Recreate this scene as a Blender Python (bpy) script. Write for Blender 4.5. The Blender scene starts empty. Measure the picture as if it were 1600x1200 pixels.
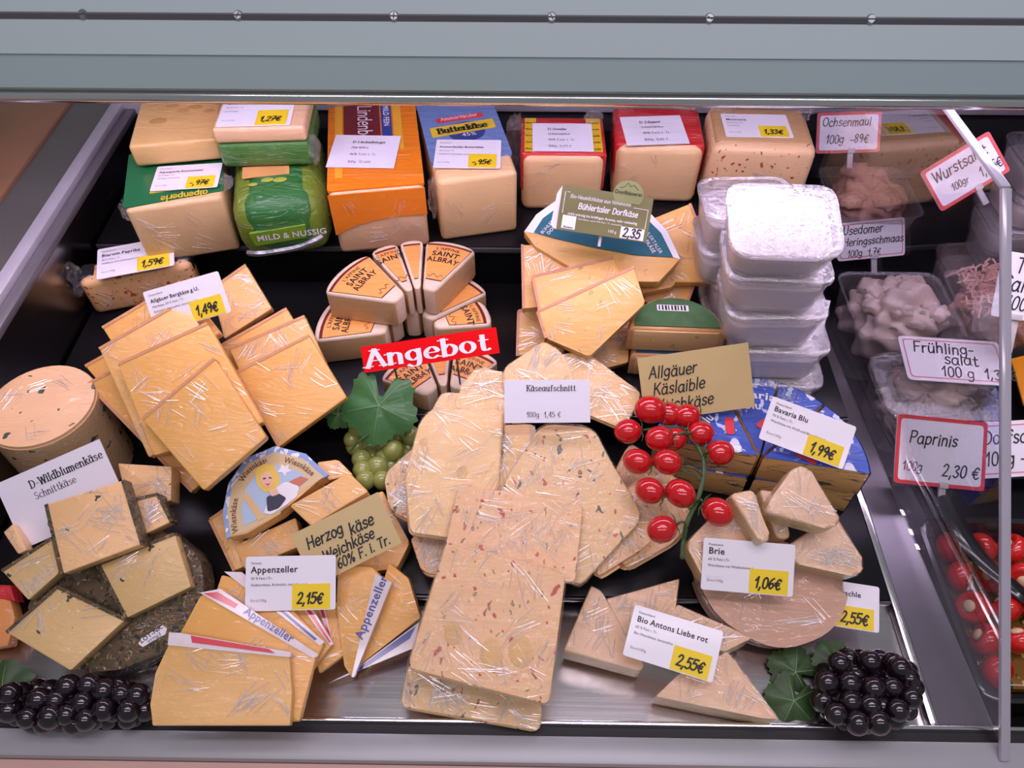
import bpy, bmesh, math, random
from mathutils import Vector, Matrix
V = Vector
rad = math.radians
SC = bpy.context.scene
COL = SC.collection

# ------------------------------------------------------------------ camera
cam_d = bpy.data.cameras.new('camera')
cam = bpy.data.objects.new('camera', cam_d)
COL.objects.link(cam)
cam.location = (0, 0, 1.60)
cam.rotation_euler = (rad(40), 0, rad(0.8))
cam_d.lens = 27.0
cam_d.sensor_width = 36.0
cam_d.clip_start = 0.02
SC.camera = cam
# ------------------------------------------------------------------ world, exposure
wd = bpy.data.worlds.new('shop_light')
SC.world = wd
wd.use_nodes = True
wd.node_tree.nodes['Background'].inputs[0].default_value = (0.90, 1.0, 1.02, 1)
wd.node_tree.nodes['Background'].inputs[1].default_value = 0.20
SC.view_settings.view_transform = 'Standard'
SC.view_settings.look = 'None'
SC.view_settings.exposure = 0.0
SC.view_settings.gamma = 1.0
SC.view_settings.use_curve_mapping = False
TUBE_STRENGTH = 21.0
TUBE_COLOR = (0.95, 0.76, 1.05)

# unseen ceiling area lights, added for film glints and brighter front rows
for x, y, p in ((-0.45, 0.10, 6), (0.75, 0.10, 6), (-0.45, -0.75, 6), (0.75, -0.75, 6), (0.15, 0.45, 6)):
    ld = bpy.data.lights.new('ceiling_lamp', 'AREA'); ld.shape = 'RECTANGLE'; ld.size = 1.1; ld.size_y = 0.12
    ld.energy = p; ld.color = (1.0, 0.84, 1.0)
    lo_ = bpy.data.objects.new('ceiling_lamp', ld); COL.objects.link(lo_); lo_.location = (x, y, 2.75)

# ------------------------------------------------------------------ rays: photo pixel -> point on a real plane
CM = cam.rotation_euler.to_matrix()
CL = V(cam.location)
def ray(px, py):
    return CM @ V(((px - 800) / 1200.0, (600 - py) / 1200.0, -1.0))
def W(px, py, z):
    d = ray(px, py)
    return CL + d * ((z - CL.z) / d.z)
def depth(p):
    return (CM.transposed() @ (V(p) - CL)).z * -1
def hit(px, py, p0, n):
    d = ray(px, py)
    return CL + d * ((V(p0) - CL).dot(n) / d.dot(n))

# ------------------------------------------------------------------ materials
MATS = {}
def nodes_of(name):
    m = bpy.data.materials.new(name)
    m.use_nodes = True
    nt = m.node_tree
    return m, nt, nt.nodes['Principled BSDF']
def N(nt, t, **k):
    n = nt.nodes.new(t)
    for a, b in k.items():
        if a in n.inputs: n.inputs[a].default_value = b
        else: setattr(n, a, b)
    return n
def plain(name, col, rough=0.5, metal=0.0, coat=0.0, spec=0.5, noise=0.06, scale=40, bump=0.0):
    if name in MATS: return MATS[name]
    m, nt, p = nodes_of(name)
    p.inputs['Roughness'].default_value = rough
    p.inputs['Metallic'].default_value = metal
    p.inputs['Coat Weight'].default_value = coat
    p.inputs['Coat Roughness'].default_value = 0.08
    p.inputs['Specular IOR Level'].default_value = spec
    tc = N(nt, 'ShaderNodeTexCoord')
    no = N(nt, 'ShaderNodeTexNoise', Scale=scale, Detail=3.0)
    nt.links.new(tc.outputs['Object'], no.inputs['Vector'])
    mx = N(nt, 'ShaderNodeMix', data_type='RGBA')
    mx.inputs['A'].default_value = (*[c * (1 - noise) for c in col], 1)
    mx.inputs['B'].default_value = (*[min(1, c * (1 + noise)) for c in col], 1)
    nt.links.new(no.outputs['Fac'], mx.inputs['Factor'])
    nt.links.new(mx.outputs['Result'], p.inputs['Base Color'])
    if bump:
        b = N(nt, 'ShaderNodeBump', Strength=bump, Distance=0.002)
        nt.links.new(no.outputs['Fac'], b.inputs['Height'])
        nt.links.new(b.outputs['Normal'], p.inputs['Normal'])
    MATS[name] = m
    return m
def film_bump(nt, tc, amount, scale, stretch):
    """wrinkles of tight cling film: stretched, distorted noise as relief"""
    mp = N(nt, 'ShaderNodeMapping')
    mp.inputs['Scale'].default_value = stretch
    mp.inputs['Rotation'].default_value = (0.3, 0.2, 0.6)
    nt.links.new(tc.outputs['Object'], mp.inputs['Vector'])
    n1 = N(nt, 'ShaderNodeTexNoise', Scale=scale * 7, Detail=3.0, Roughness=0.55, Distortion=0.9)
    nt.links.new(mp.outputs['Vector'], n1.inputs['Vector'])
    rp = N(nt, 'ShaderNodeMath', operation='ABSOLUTE')
    sb = N(nt, 'ShaderNodeMath', operation='SUBTRACT')
    sb.inputs[1].default_value = 0.5
    nt.links.new(n1.outputs['Fac'], sb.inputs[0])
    nt.links.new(sb.outputs[0], rp.inputs[0])
    b = N(nt, 'ShaderNodeBump', Strength=1.0, Distance=1.5 * min(1.1, 0.25 + amount * 0.8) / (scale * 7))
    nt.links.new(rp.outputs[0], b.inputs['Height'])
    return b
def cheese(name, col, spots=None, spot_scale=90, spot_th=0.16, film=0.5, holes=False, rough=0.45, dark=None, stretch=(0.22, 1, 1), fscale=16, vein=None):
    if name in MATS: return MATS[name]
    col = (col[0], col[1] * 0.85, col[2] * 0.66)
    m, nt, p = nodes_of(name)
    tc = N(nt, 'ShaderNodeTexCoord')
    no = N(nt, 'ShaderNodeTexNoise', Scale=18.0, Detail=4.0)
    nt.links.new(tc.outputs['Object'], no.inputs['Vector'])
    mx = N(nt, 'ShaderNodeMix', data_type='RGBA')
    mx.inputs['A'].default_value = (*(dark or [c * 0.86 for c in col]), 1)
    mx.inputs['B'].default_value = (*[min(1, c * 1.08) for c in col], 1)
    nt.links.new(no.outputs['Fac'], mx.inputs['Factor'])
    out = mx.outputs['Result']
    if vein:
        w = N(nt, 'ShaderNodeTexNoise', Scale=30.0, Detail=5.0, Distortion=2.0)
        mpv = N(nt, 'ShaderNodeMapping'); mpv.inputs['Scale'].default_value = (0.7, 0.7, 3)
        nt.links.new(tc.outputs['Object'], mpv.inputs['Vector'])
        nt.links.new(mpv.outputs['Vector'], w.inputs['Vector'])
        rv = N(nt, 'ShaderNodeValToRGB')
        rv.color_ramp.elements[0].position = 0.56; rv.color_ramp.elements[0].color = (0, 0, 0, 1)
        rv.color_ramp.elements[1].position = 0.61; rv.color_ramp.elements[1].color = (1, 1, 1, 1)
        nt.links.new(w.outputs['Fac'], rv.inputs['Fac'])
        m3 = N(nt, 'ShaderNodeMix', data_type='RGBA')
        nt.links.new(rv.outputs['Color'], m3.inputs['Factor'])
        nt.links.new(out, m3.inputs['A'])
        m3.inputs['B'].default_value = (*vein, 1)
        out = m3.outputs['Result']
    if spots:
        for k, (sc, sca, th) in enumerate(spots):
            vo = N(nt, 'ShaderNodeTexVoronoi', Scale=sca, Randomness=1.0)
            mpp = N(nt, 'ShaderNodeMapping')
            mpp.inputs['Location'].default_value = (k * 3.1, k * 1.7, 0)
            mpp.inputs['Rotation'].default_value = (0.5, k, 0.4)
            mpp.inputs['Scale'].default_value = (1, 0.55, 1)
            nt.links.new(tc.outputs['Object'], mpp.inputs['Vector'])
            nd = N(nt, 'ShaderNodeTexNoise', Scale=60.0)
            nt.links.new(tc.outputs['Object'], nd.inputs['Vector'])
            av = N(nt, 'ShaderNodeMix', data_type='RGBA', blend_type='ADD')
            av.inputs['Factor'].default_value = 0.025
            nt.links.new(mpp.outputs['Vector'], av.inputs['A'])
            nt.links.new(nd.outputs['Color'], av.inputs['B'])
            nt.links.new(av.outputs['Result'], vo.inputs['Vector'])
            # only some cells hold a fleck, and of uneven size
            lt = N(nt, 'ShaderNodeMath', operation='LESS_THAN')
            th_n = N(nt, 'ShaderNodeMath', operation='MULTIPLY')
            sp = N(nt, 'ShaderNodeSeparateColor')
            nt.links.new(vo.outputs['Color'], sp.inputs['Color'])
            nt.links.new(sp.outputs[0], th_n.inputs[0]); th_n.inputs[1].default_value = th * 2
            nt.links.new(vo.outputs['Distance'], lt.inputs[0])
            nt.links.new(th_n.outputs[0], lt.inputs[1])
            m2 = N(nt, 'ShaderNodeMix', data_type='RGBA')
            nt.links.new(lt.outputs[0], m2.inputs['Factor'])
            nt.links.new(out, m2.inputs['A'])
            m2.inputs['B'].default_value = (*sc, 1)
            out = m2.outputs['Result']
    nt.links.new(out, p.inputs['Base Color'])
    p.inputs['Roughness'].default_value = rough
    p.inputs['Specular IOR Level'].default_value = 0.35
    if film:
        p.inputs['Coat Weight'].default_value = min(1.0, 0.55 + film * 0.5)
        p.inputs['Coat Roughness'].default_value = 0.09
        b = film_bump(nt, tc, film, fscale, stretch)
        nt.links.new(b.outputs['Normal'], p.inputs['Coat Normal'])
        b2 = N(nt, 'ShaderNodeBump', Strength=0.15, Distance=0.001)
        nt.links.new(no.outputs['Fac'], b2.inputs['Height'])
        nt.links.new(b2.outputs['Normal'], p.inputs['Normal'])
    MATS[name] = m
    return m
def clear(name, tint=(1, 1, 1), base=0.05, edge=0.5, rough=0.06, bump=0.0, bscale=40, milky=0.0, stretch=(0.35, 1, 1)):
    """thin see-through plastic: transparent + glossy by facing (+ a milky share)"""
    if name in MATS: return MATS[name]
    m = bpy.data.materials.new(name); m.use_nodes = True
    nt = m.node_tree
    nt.nodes.remove(nt.nodes['Principled BSDF'])
    outn = nt.nodes['Material Output']
    tr = N(nt, 'ShaderNodeBsdfTransparent'); tr.inputs[0].default_value = (*tint, 1)
    gl = N(nt, 'ShaderNodeBsdfGlossy', Roughness=rough)
    gl.inputs['Color'].default_value = (1, 1, 1, 1)
    lw = N(nt, 'ShaderNodeLayerWeight', Blend=0.25)
    mr = N(nt, 'ShaderNodeMapRange')
    mr.inputs['To Min'].default_value = base; mr.inputs['To Max'].default_value = edge
    nt.links.new(lw.outputs['Facing'], mr.inputs['Value'])
    mix = N(nt, 'ShaderNodeMixShader')
    nt.links.new(mr.outputs[0], mix.inputs[0])
    first = tr.outputs[0]
    if milky:
        df = N(nt, 'ShaderNodeBsdfDiffuse'); df.inputs[0].default_value = (0.82, 0.82, 0.82, 1)
        mk = N(nt, 'ShaderNodeMixShader'); mk.inputs[0].default_value = milky
        nt.links.new(tr.outputs[0], mk.inputs[1]); nt.links.new(df.outputs[0], mk.inputs[2])
        first = mk.outputs[0]
    nt.links.new(first, mix.inputs[1]); nt.links.new(gl.outputs[0], mix.inputs[2])
    if bump:
        tc = N(nt, 'ShaderNodeTexCoord')
        b = film_bump(nt, tc, bump, bscale, stretch)
        nt.links.new(b.outputs['Normal'], gl.inputs['Normal'])
    nt.links.new(mix.outputs[0], outn.inputs[0])
    MATS[name] = m
    return m
def brushed(name, col, rough=0.3, axis=0, bump=0.05):
    m, nt, p = nodes_of(name)
    p.inputs['Base Color'].default_value = (*col, 1)
    p.inputs['Metallic'].default_value = 1.0
    tc = N(nt, 'ShaderNodeTexCoord'); mp = N(nt, 'ShaderNodeMapping')
    s = [600, 600, 600]; s[axis] = 8
    mp.inputs['Scale'].default_value = s
    nt.links.new(tc.outputs['Object'], mp.inputs['Vector'])
    no = N(nt, 'ShaderNodeTexNoise', Scale=1.0, Detail=2.0)
    nt.links.new(mp.outputs['Vector'], no.inputs['Vector'])
    mr = N(nt, 'ShaderNodeMapRange'); mr.inputs['To Min'].default_value = rough * 0.7; mr.inputs['To Max'].default_value = rough * 1.3
    nt.links.new(no.outputs['Fac'], mr.inputs['Value']); nt.links.new(mr.outputs[0], p.inputs['Roughness'])
    b = N(nt, 'ShaderNodeBump', Strength=bump, Distance=0.001)
    nt.links.new(no.outputs['Fac'], b.inputs['Height']); nt.links.new(b.outputs['Normal'], p.inputs['Normal'])
    MATS[name] = m
    return m
def glow(name, col, s):
    m = bpy.data.materials.new(name); m.use_nodes = True
    nt = m.node_tree; nt.nodes.remove(nt.nodes['Principled BSDF'])
    e = N(nt, 'ShaderNodeEmission', Strength=s); e.inputs[0].default_value = (*col, 1)
    nt.links.new(e.outputs[0], nt.nodes['Material Output'].inputs[0])
    MATS[name] = m
    return m

# ------------------------------------------------------------------ object helpers
ORG = {}
def tag(o, label, cat, group=None, kind=None):
    if label: o['label'] = label
    if cat: o['category'] = cat
    if group: o['group'] = group
    if kind: o['kind'] = kind
    return o
def thing(name, label, cat, loc, group=None):
    o = bpy.data.objects.new(name, None)
    COL.objects.link(o)
    o.location = loc
    o.empty_display_size = 0.02
    ORG[o.name] = V(loc)
    return tag(o, label, cat, group)
def finish(bm, sharp=38):
    bmesh.ops.recalc_face_normals(bm, faces=bm.faces[:])
    lim = rad(sharp)
    for f in bm.faces: f.smooth = True
    for e in bm.edges:
        if len(e.link_faces) != 2 or e.calc_face_angle(0) > lim: e.smooth = False
def obj(name, bm, mats, parent=None, sharp=38, origin=None, recalc=True):
    """bm is in world coordinates; becomes one mesh object, parented or top level"""
    if recalc: finish(bm, sharp)
    if parent is not None: og = ORG[parent.name]
    elif origin is not None: og = V(origin)
    else:
        lo = V([min(v.co[i] for v in bm.verts) for i in range(3)]); hi = V([max(v.co[i] for v in bm.verts) for i in range(3)])
        og = V(((lo.x + hi.x) / 2, (lo.y + hi.y) / 2, lo.z))
    bmesh.ops.translate(bm, verts=bm.verts[:], vec=-og)
    me = bpy.data.meshes.new(name)
    bm.to_mesh(me); bm.free()
    if not isinstance(mats, (list, tuple)): mats = [mats]
    for m in mats: me.materials.append(m)
    o = bpy.data.objects.new(name, me)
    COL.objects.link(o)
    if parent is not None:
        o.parent = parent
    else:
        o.location = og
    ORG[o.name] = og
    return o
def inst(name, me, loc, parent, rot=None, scale=None):
    """an object sharing mesh data, at a world position, child of parent"""
    o = bpy.data.objects.new(name, me)
    COL.objects.link(o)
    if parent is not None:
        o.parent = parent
        o.location = V(loc) - ORG[parent.name]
    else:
        o.location = loc
    if rot is not None:
        o.rotation_mode = 'QUATERNION'; o.rotation_quaternion = rot
    if scale is not None: o.scale = scale
    ORG[o.name] = V(loc)
    return o
def rounded(pts, r, n=3):
    """round the corners of a closed planar loop of Vectors"""
    out = []
    k = len(pts)
    for i in range(k):
        p, a, b = pts[i], pts[i - 1], pts[(i + 1) % k]
        da, db = (a - p), (b - p)
        ra = min(r, da.length * 0.45); rb = min(r, db.length * 0.45)
        p1, p2 = p + da.normalized() * ra, p + db.normalized() * rb
        for j in range(n + 1):
            t = j / n
            out.append(p1 * (1 - t) ** 2 + p * 2 * t * (1 - t) + p2 * t * t)
    return out
def prism_bm(pts, n, th, bev=0.0, seg=2, bm=None, taper=0.0, mi=0, side_mi=None):
    """loop pts is the top face; the solid reaches th against n"""
    own = bm is None
    if own: bm = bmesh.new()
    n = V(n).normalized()
    c = sum(pts, V()) / len(pts)
    top = [bm.verts.new(p) for p in pts]
    bot = [bm.verts.new(p - n * th + (p - c) * taper) for p in pts]
    fs = [bm.faces.new(top), bm.faces.new(bot[::-1])]
    fs[0].material_index = mi; fs[1].material_index = mi
    k = len(pts)
    for i in range(k):
        f = bm.faces.new((top[i], bot[i], bot[(i + 1) % k], top[(i + 1) % k]))
        f.material_index = mi if side_mi is None else side_mi
    if bev:
        es = [e for e in bm.edges if e.verts[0] in top or e.verts[0] in bot]
        ring = [e for e in es if (e.verts[0] in top) == (e.verts[1] in top)]
        bmesh.ops.bevel(bm, geom=ring, offset=bev, segments=seg, affect='EDGES', profile=0.5, clamp_overlap=True)
    return bm
def prism(name, pts, n, th, mat, parent=None, bev=0.0015, seg=2, r=0.0, rn=3, taper=0.0, **k):
    if r: pts = rounded(pts, r, rn)
    return obj(name, prism_bm(pts, n, th, bev, seg, taper=taper), mat, parent, **k)
class Frame:
    """o = origin, x/y/z axes; P(a,b,c) -> world"""
    def __init__(s, o, x, y, z=None):
        s.o, s.x, s.y = V(o), V(x).normalized(), V(y).normalized()
        s.z = V(z).normalized() if z is not None else s.x.cross(s.y)
    def P(s, a, b, c=0.0): return s.o + s.x * a + s.y * b + s.z * c
    def L(s, pts, c=0.0): return [s.P(a, b, c) for a, b in pts]
    def spin(s, deg):
        a = rad(deg); return Frame(s.o, s.x * math.cos(a) + s.y * math.sin(a), s.y * math.cos(a) - s.x * math.sin(a), s.z)
    def at(s, a, b, c=0.0): return Frame(s.P(a, b, c), s.x, s.y, s.z)
def tilt_frame(o, tilt, az=0.0):
    """plane frame: tilt 0 lies flat, 90 stands facing the shopper; az turns it about the vertical"""
    t, a = rad(tilt), rad(az)
    x = V((math.cos(a), math.sin(a), 0))
    n = V((math.sin(t) * math.sin(a), -math.sin(t) * math.cos(a), math.cos(t)))
    return Frame(o, x, n.cross(x), n)
def box_bm(f, x0, x1, y0, y1, z0, z1, bev=0.0, seg=2, bm=None):
    pts = [f.P(x0, y0, z1), f.P(x1, y0, z1), f.P(x1, y1, z1), f.P(x0, y1, z1)]
    own = bm is None
    b2 = bmesh.new()
    prism_bm(pts, f.z, z1 - z0, 0, bm=b2)
    if bev: bmesh.ops.bevel(b2, geom=b2.edges[:], offset=bev, segments=seg, affect='EDGES', profile=0.5, clamp_overlap=True)
    if own: return b2
    me = bpy.data.meshes.new('tmp'); b2.to_mesh(me); b2.free(); bm.from_mesh(me); bpy.data.meshes.remove(me)
    return bm
def box(name, f, x0, x1, y0, y1, z0, z1, mat, parent=None, bev=0.0, seg=2, **k):
    return obj(name, box_bm(f, x0, x1, y0, y1, z0, z1, bev, seg), mat, parent, **k)
WF = Frame((0, 0, 0), (1, 0, 0), (0, 1, 0))
def tube_bm(pts, r, k=8, bm=None, r2=None, cap=True):
    if bm is None: bm = bmesh.new()
    pts = [V(p) for p in pts]
    rings = []
    up = V((0.13, 0.37, 0.92))
    for i, p in enumerate(pts):
        d = (pts[min(i + 1, len(pts) - 1)] - pts[max(i - 1, 0)]).normalized()
        a = d.cross(up)
        if a.length < 1e-3: a = d.cross(V((1, 0, 0)))
        a.normalize(); b = d.cross(a)
        rr = r if r2 is None else r + (r2 - r) * i / (len(pts) - 1)
        rings.append([bm.verts.new(p + a * math.cos(2 * math.pi * j / k) * rr + b * math.sin(2 * math.pi * j / k) * rr) for j in range(k)])
    for i in range(len(rings) - 1):
        for j in range(k):
            bm.faces.new((rings[i][j], rings[i][(j + 1) % k], rings[i + 1][(j + 1) % k], rings[i + 1][j]))
    if cap:
        bm.faces.new(rings[0][::-1]); bm.faces.new(rings[-1])
    return bm
def smooth_path(pts, n=6):
    """Catmull-Rom"""
    pts = [V(p) for p in pts]
    if len(pts) < 3: return pts
    closed = (pts[0] - pts[-1]).length < 1e-6
    out = []
    m = len(pts)
    for i in range(m - 1):
        p1, p2 = pts[i], pts[i + 1]
        p0 = pts[i - 1] if i > 0 else (pts[-2] if closed else p1 * 2 - p2)
        p3 = pts[i + 2] if i + 2 < m else (pts[1] if closed else p2 * 2 - p1)
        for j in range(n):
            t = j / n
            out.append(0.5 * ((2 * p1) + (p2 - p0) * t + (2 * p0 - 5 * p1 + 4 * p2 - p3) * t * t + (3 * p1 - p0 - 3 * p2 + p3) * t ** 3))
    out.append(pts[-1])
    return out
def ball_me(name, r, mat, sub=3, squash=(1, 1, 1)):
    bm = bmesh.new()
    bmesh.ops.create_uvsphere(bm, u_segments=8 * sub // 2 + 4, v_segments=4 * sub // 2 + 4, radius=r)
    for v in bm.verts: v.co = V((v.co.x * squash[0], v.co.y * squash[1], v.co.z * squash[2]))
    for f in bm.faces: f.smooth = True
    me = bpy.data.meshes.new(name); bm.to_mesh(me); bm.free(); me.materials.append(mat)
    return me
def crumple(name, c, size, seed, parent, mat=None, squash=(1, 1, 1)):
    rnd = random.Random(seed)
    bm = bmesh.new()
    bmesh.ops.create_icosphere(bm, subdivisions=3, radius=1.0)
    for v in bm.verts:
        k = 0.55 + 0.6 * rnd.random()
        v.co = V((v.co.x * squash[0], v.co.y * squash[1], v.co.z * squash[2])) * k * size + V(c)
    return obj(name, bm, mat or MATS['film'], parent, sharp=20)

# ------------------------------------------------------------------ lettering
GLY = {}
def _g(ch, adv, *st):
    L = []
    for s in st:
        sm = s[0] == '~'
        p = [tuple(float(q) / 100 for q in w.split(',')) for w in s.lstrip('~').split()]
        L.append((sm, p))
    GLY[ch] = (adv / 100.0, L)
_g('a', 58, '~45,52 26,66 6,46 6,16 22,0 40,12 46,40', '47,64 47,8 55,0')
_g('b', 56, '8,100 8,2', '~8,44 26,66 47,50 47,20 30,0 8,10')
_g('c', 50, '~45,54 26,66 7,46 8,16 26,0 46,10')
_g('d', 58, '46,100 46,0', '~46,50 26,66 6,46 8,14 26,0 46,14')
_g('e', 52, '~7,34 46,37 40,60 24,66 7,46 8,14 28,0 46,10')
_g('f', 40, '~42,90 32,100 21,88 20,60 20,0', '4,62 38,62')
_g('g', 56, '~45,50 26,66 6,48 8,20 26,6 45,22', '~46,64 46,0 38,-26 20,-30 6,-20')
_g('h', 56, '8,100 8,0', '~8,42 24,64 42,56 45,35 45,0')
_g('i', 22, '10,64 10,0', '10,82 10,89')
_g('k', 52, '8,100 8,0', '42,64 9,28', '20,38 46,0')
_g('l', 22, '10,100 10,0')
_g('m', 78, '7,64 7,0', '~7,42 20,64 34,58 37,35 37,0', '~37,42 50,64 64,58 67,35 67,0')
_g('n', 56, '8,64 8,0', '~8,42 24,64 42,56 45,35 45,0')
_g('o', 54, '~26,66 8,52 6,22 26,0 47,20 46,50 26,66')
_g('p', 56, '8,64 8,-32', '~8,45 26,66 47,50 46,18 28,0 8,12')
_g('r', 40, '8,64 8,0', '~8,40 20,60 36,62')
_g('s', 46, '~41,56 25,66 9,54 16,38 34,29 41,14 25,0 6,9')
_g('t', 40, '~18,88 18,14 28,0 40,6', '4,62 37,62')
_g('u', 56, '~8,64 8,20 20,0 38,10 45,30', '46,64 46,0')
_g('v', 48, '4,64 24,0 44,64')
_g('w', 66, '4,64 18,0 32,58 46,0 60,64')
_g('x', 48, '6,64 44,0', '44,64 6,0')
_g('y', 50, '6,64 25,8', '46,64 18,-30')
_g('z', 50, '7,64 44,64 6,0 46,0')
_g('ß', 52, '~8,0 8,80 24,100 40,85 28,58 44,40 42,8 22,2')
for b, u in (('a', 'ä'), ('o', 'ö'), ('u', 'ü')):
    ad, st = GLY[b]
    GLY[u] = (ad, st + [(False, [(.15, .82), (.15, .89)]), (False, [(.38, .82), (.38, .89)])])
_g('A', 66, '2,0 32,100 62,0', '13,36 51,36')
_g('B', 64, '10,0 10,100', '~10,98 44,98 50,76 36,54 10,53', '~10,53 44,52 58,28 46,3 10,2')
_g('C', 64, '~58,82 38,100 14,80 7,45 18,10 40,0 60,16')
_g('D', 70, '10,0 10,100', '~10,98 40,96 62,70 62,30 40,3 10,2')
_g('E', 60, '10,0 10,100', '10,98 54,98', '10,52 46,52', '10,2 56,2')
_g('F', 56, '10,0 10,100', '10,98 54,98', '10,52 44,52')
_g('G', 70, '~60,82 38,100 12,80 6,45 16,10 40,0 60,14 61,42', '40,44 66,44')
_g('H', 70, '10,0 10,100', '60,0 60,100', '10,52 60,52')
_g('I', 26, '12,0 12,100')
_g('K', 64, '10,0 10,100', '56,100 11,42', '26,58 60,0')
_g('L', 56, '10,100 10,2 54,2')
_g('M', 84, '10,0 10,100 42,24 74,100 74,0')
_g('N', 72, '10,0 10,100 60,2 60,100')
_g('O', 72, '~36,100 10,78 8,30 36,0 64,24 63,76 36,100')
_g('P', 60, '10,0 10,100', '~10,98 46,97 55,72 40,48 10,46')
_g('R', 64, '10,0 10,100', '~10,98 46,97 54,74 40,52 10,50', '30,50 60,0')
_g('S', 56, '~50,84 30,100 9,82 18,58 42,44 50,22 30,0 6,14')
_g('T', 60, '30,0 30,100', '3,98 57,98')
_g('U', 68, '~10,100 10,30 22,3 44,3 58,30 58,100')
_g('V', 62, '2,100 31,0 60,100')
_g('W', 88, '2,100 22,0 44,86 66,0 86,100')
_g('Y', 60, '2,100 30,50 58,100', '30,50 30,0')
_g('0', 54, '~27,100 9,80 8,22 27,0 47,22 46,80 27,100')
_g('1', 40, '6,66 27,100 27,0')
_g('2', 54, '~6,78 22,100 44,86 38,52 8,3', '7,2 50,2')
_g('3', 52, '~6,86 26,100 44,80 22,54 46,30 28,0 5,12')
_g('4', 54, '40,0 40,100 4,32 54,32')
_g('5', 52, '48,98 14,98 10,56', '~10,56 34,62 48,38 40,8 20,0 4,10')
_g('6', 52, '~42,96 16,70 8,30 24,0 46,22 34,50 10,34')
_g('7', 50, '6,98 48,98 20,0', '14,50 42,50')
_g('8', 52, '~26,54 8,76 26,100 44,78 26,54 6,26 26,0 47,26 26,54')
_g('9', 52, '~44,70 24,48 8,72 26,100 44,76 44,50 34,0')
_g(',', 24, '13,10 6,-18')
_g('.', 22, '10,2 10,9')
_g('-', 40, '5,36 35,36')
_g(':', 22, '10,2 10,9', '10,50 10,57')
_g('%', 80, '62,100 18,0', '~18,96 8,78 18,58 28,78 18,96', '~60,42 50,22 60,2 71,22 60,42')
_g('€', 62, '~56,84 38,98 18,70 18,30 36,2 56,14', '2,60 44,60', '2,40 42,40')
_g('&', 66, '~60,0 14,76 28,100 40,80 8,28 22,0 44,10 58,42')
_g('/', 40, '4,-6 36,104')
_g(' ', 32)
def stroke_width(s, h, space=0.06):
    return sum(GLY.get(c, GLY[' '])[0] + space for c in s) * h
def ribbon(bm, pts, wfun, P, lift=None):
    if lift is not None: lift[0] = (lift[0] + 2.5e-5) % 4e-4
    L, R = [], []
    k = len(pts)
    for i in range(k):
        a, b = pts[max(i - 1, 0)], pts[min(i + 1, k - 1)]
        dx, dy = b[0] - a[0], b[1] - a[1]
        l = math.hypot(dx, dy) or 1e-9
        dx /= l; dy /= l
        w = wfun(dx, dy) / 2
        e = 0 if 0 < i < k - 1 else (w * 0.8 if i else -w * 0.8)
        x, y = pts[i][0] + dx * e, pts[i][1] + dy * e
        L.append(bm.verts.new(P(x - dy * w, y + dx * w))); R.append(bm.verts.new(P(x + dy * w, y - dx * w)))
    for i in range(k - 1):
        try: bm.faces.new((L[i], R[i], R[i + 1], L[i + 1]))
        except ValueError: pass
def stroke_text(bm, s, f, x, y, h, w=0.09, sx=1.0, serif=0.0, slant=0.0, c=0.0004, space=0.06, wob=0.0, align=0, seed=1, curve=None):
    """written in frame f from (x,y): h cap height, w pen width (of h); serif>0 = stem weight of a roman face"""
    rnd = random.Random(seed); lift = [0.0]     # each stroke lies a hair above the last
    if align: x -= stroke_width(s, h, space) * align
    for ch in s:
        adv, st = GLY.get(ch, GLY[' '])
        jx, jy = rnd.uniform(-wob, wob), rnd.uniform(-wob, wob)
        def P(a, b, x=x, jy=jy):
            X, Y = x + (a * sx + slant * b) * h, y + (b + jy) * h
            cc = c + lift[0]
            if curve: return curve(X, Y, cc)
            return f.P(X, Y, cc)
        for sm, pts in st:
            q = [V((a, b, 0)) for a, b in pts]
            if sm: q = smooth_path(q, 4)
            q = [(p.x, p.y) for p in q]
            if not sm and len(q) > 2:   # sharp joints: separate straight strokes
                segs = [q[i:i + 2] for i in range(len(q) - 1)]
            else: segs = [q]
            for g in segs:
                if serif:
                    ribbon(bm, g, lambda dx, dy: w + (serif - w) * abs(dy) ** 1.5, P, lift)
                    if len(g) == 2 and abs(g[1][1] - g[0][1]) > 0.3:
                        for (a, b) in g:
                            if b < 0.03 or b > 0.6:
                                b2 = b + w / 2 if b < 0.03 else b - w / 2
                                ribbon(bm, [(a - serif * 0.95, b2), (a + serif * 0.95, b2)], lambda dx, dy: w, P, lift)
                else:
                    ribbon(bm, g, lambda dx, dy: w, P, lift)
        x += (adv + space) * h * sx
    return x
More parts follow.
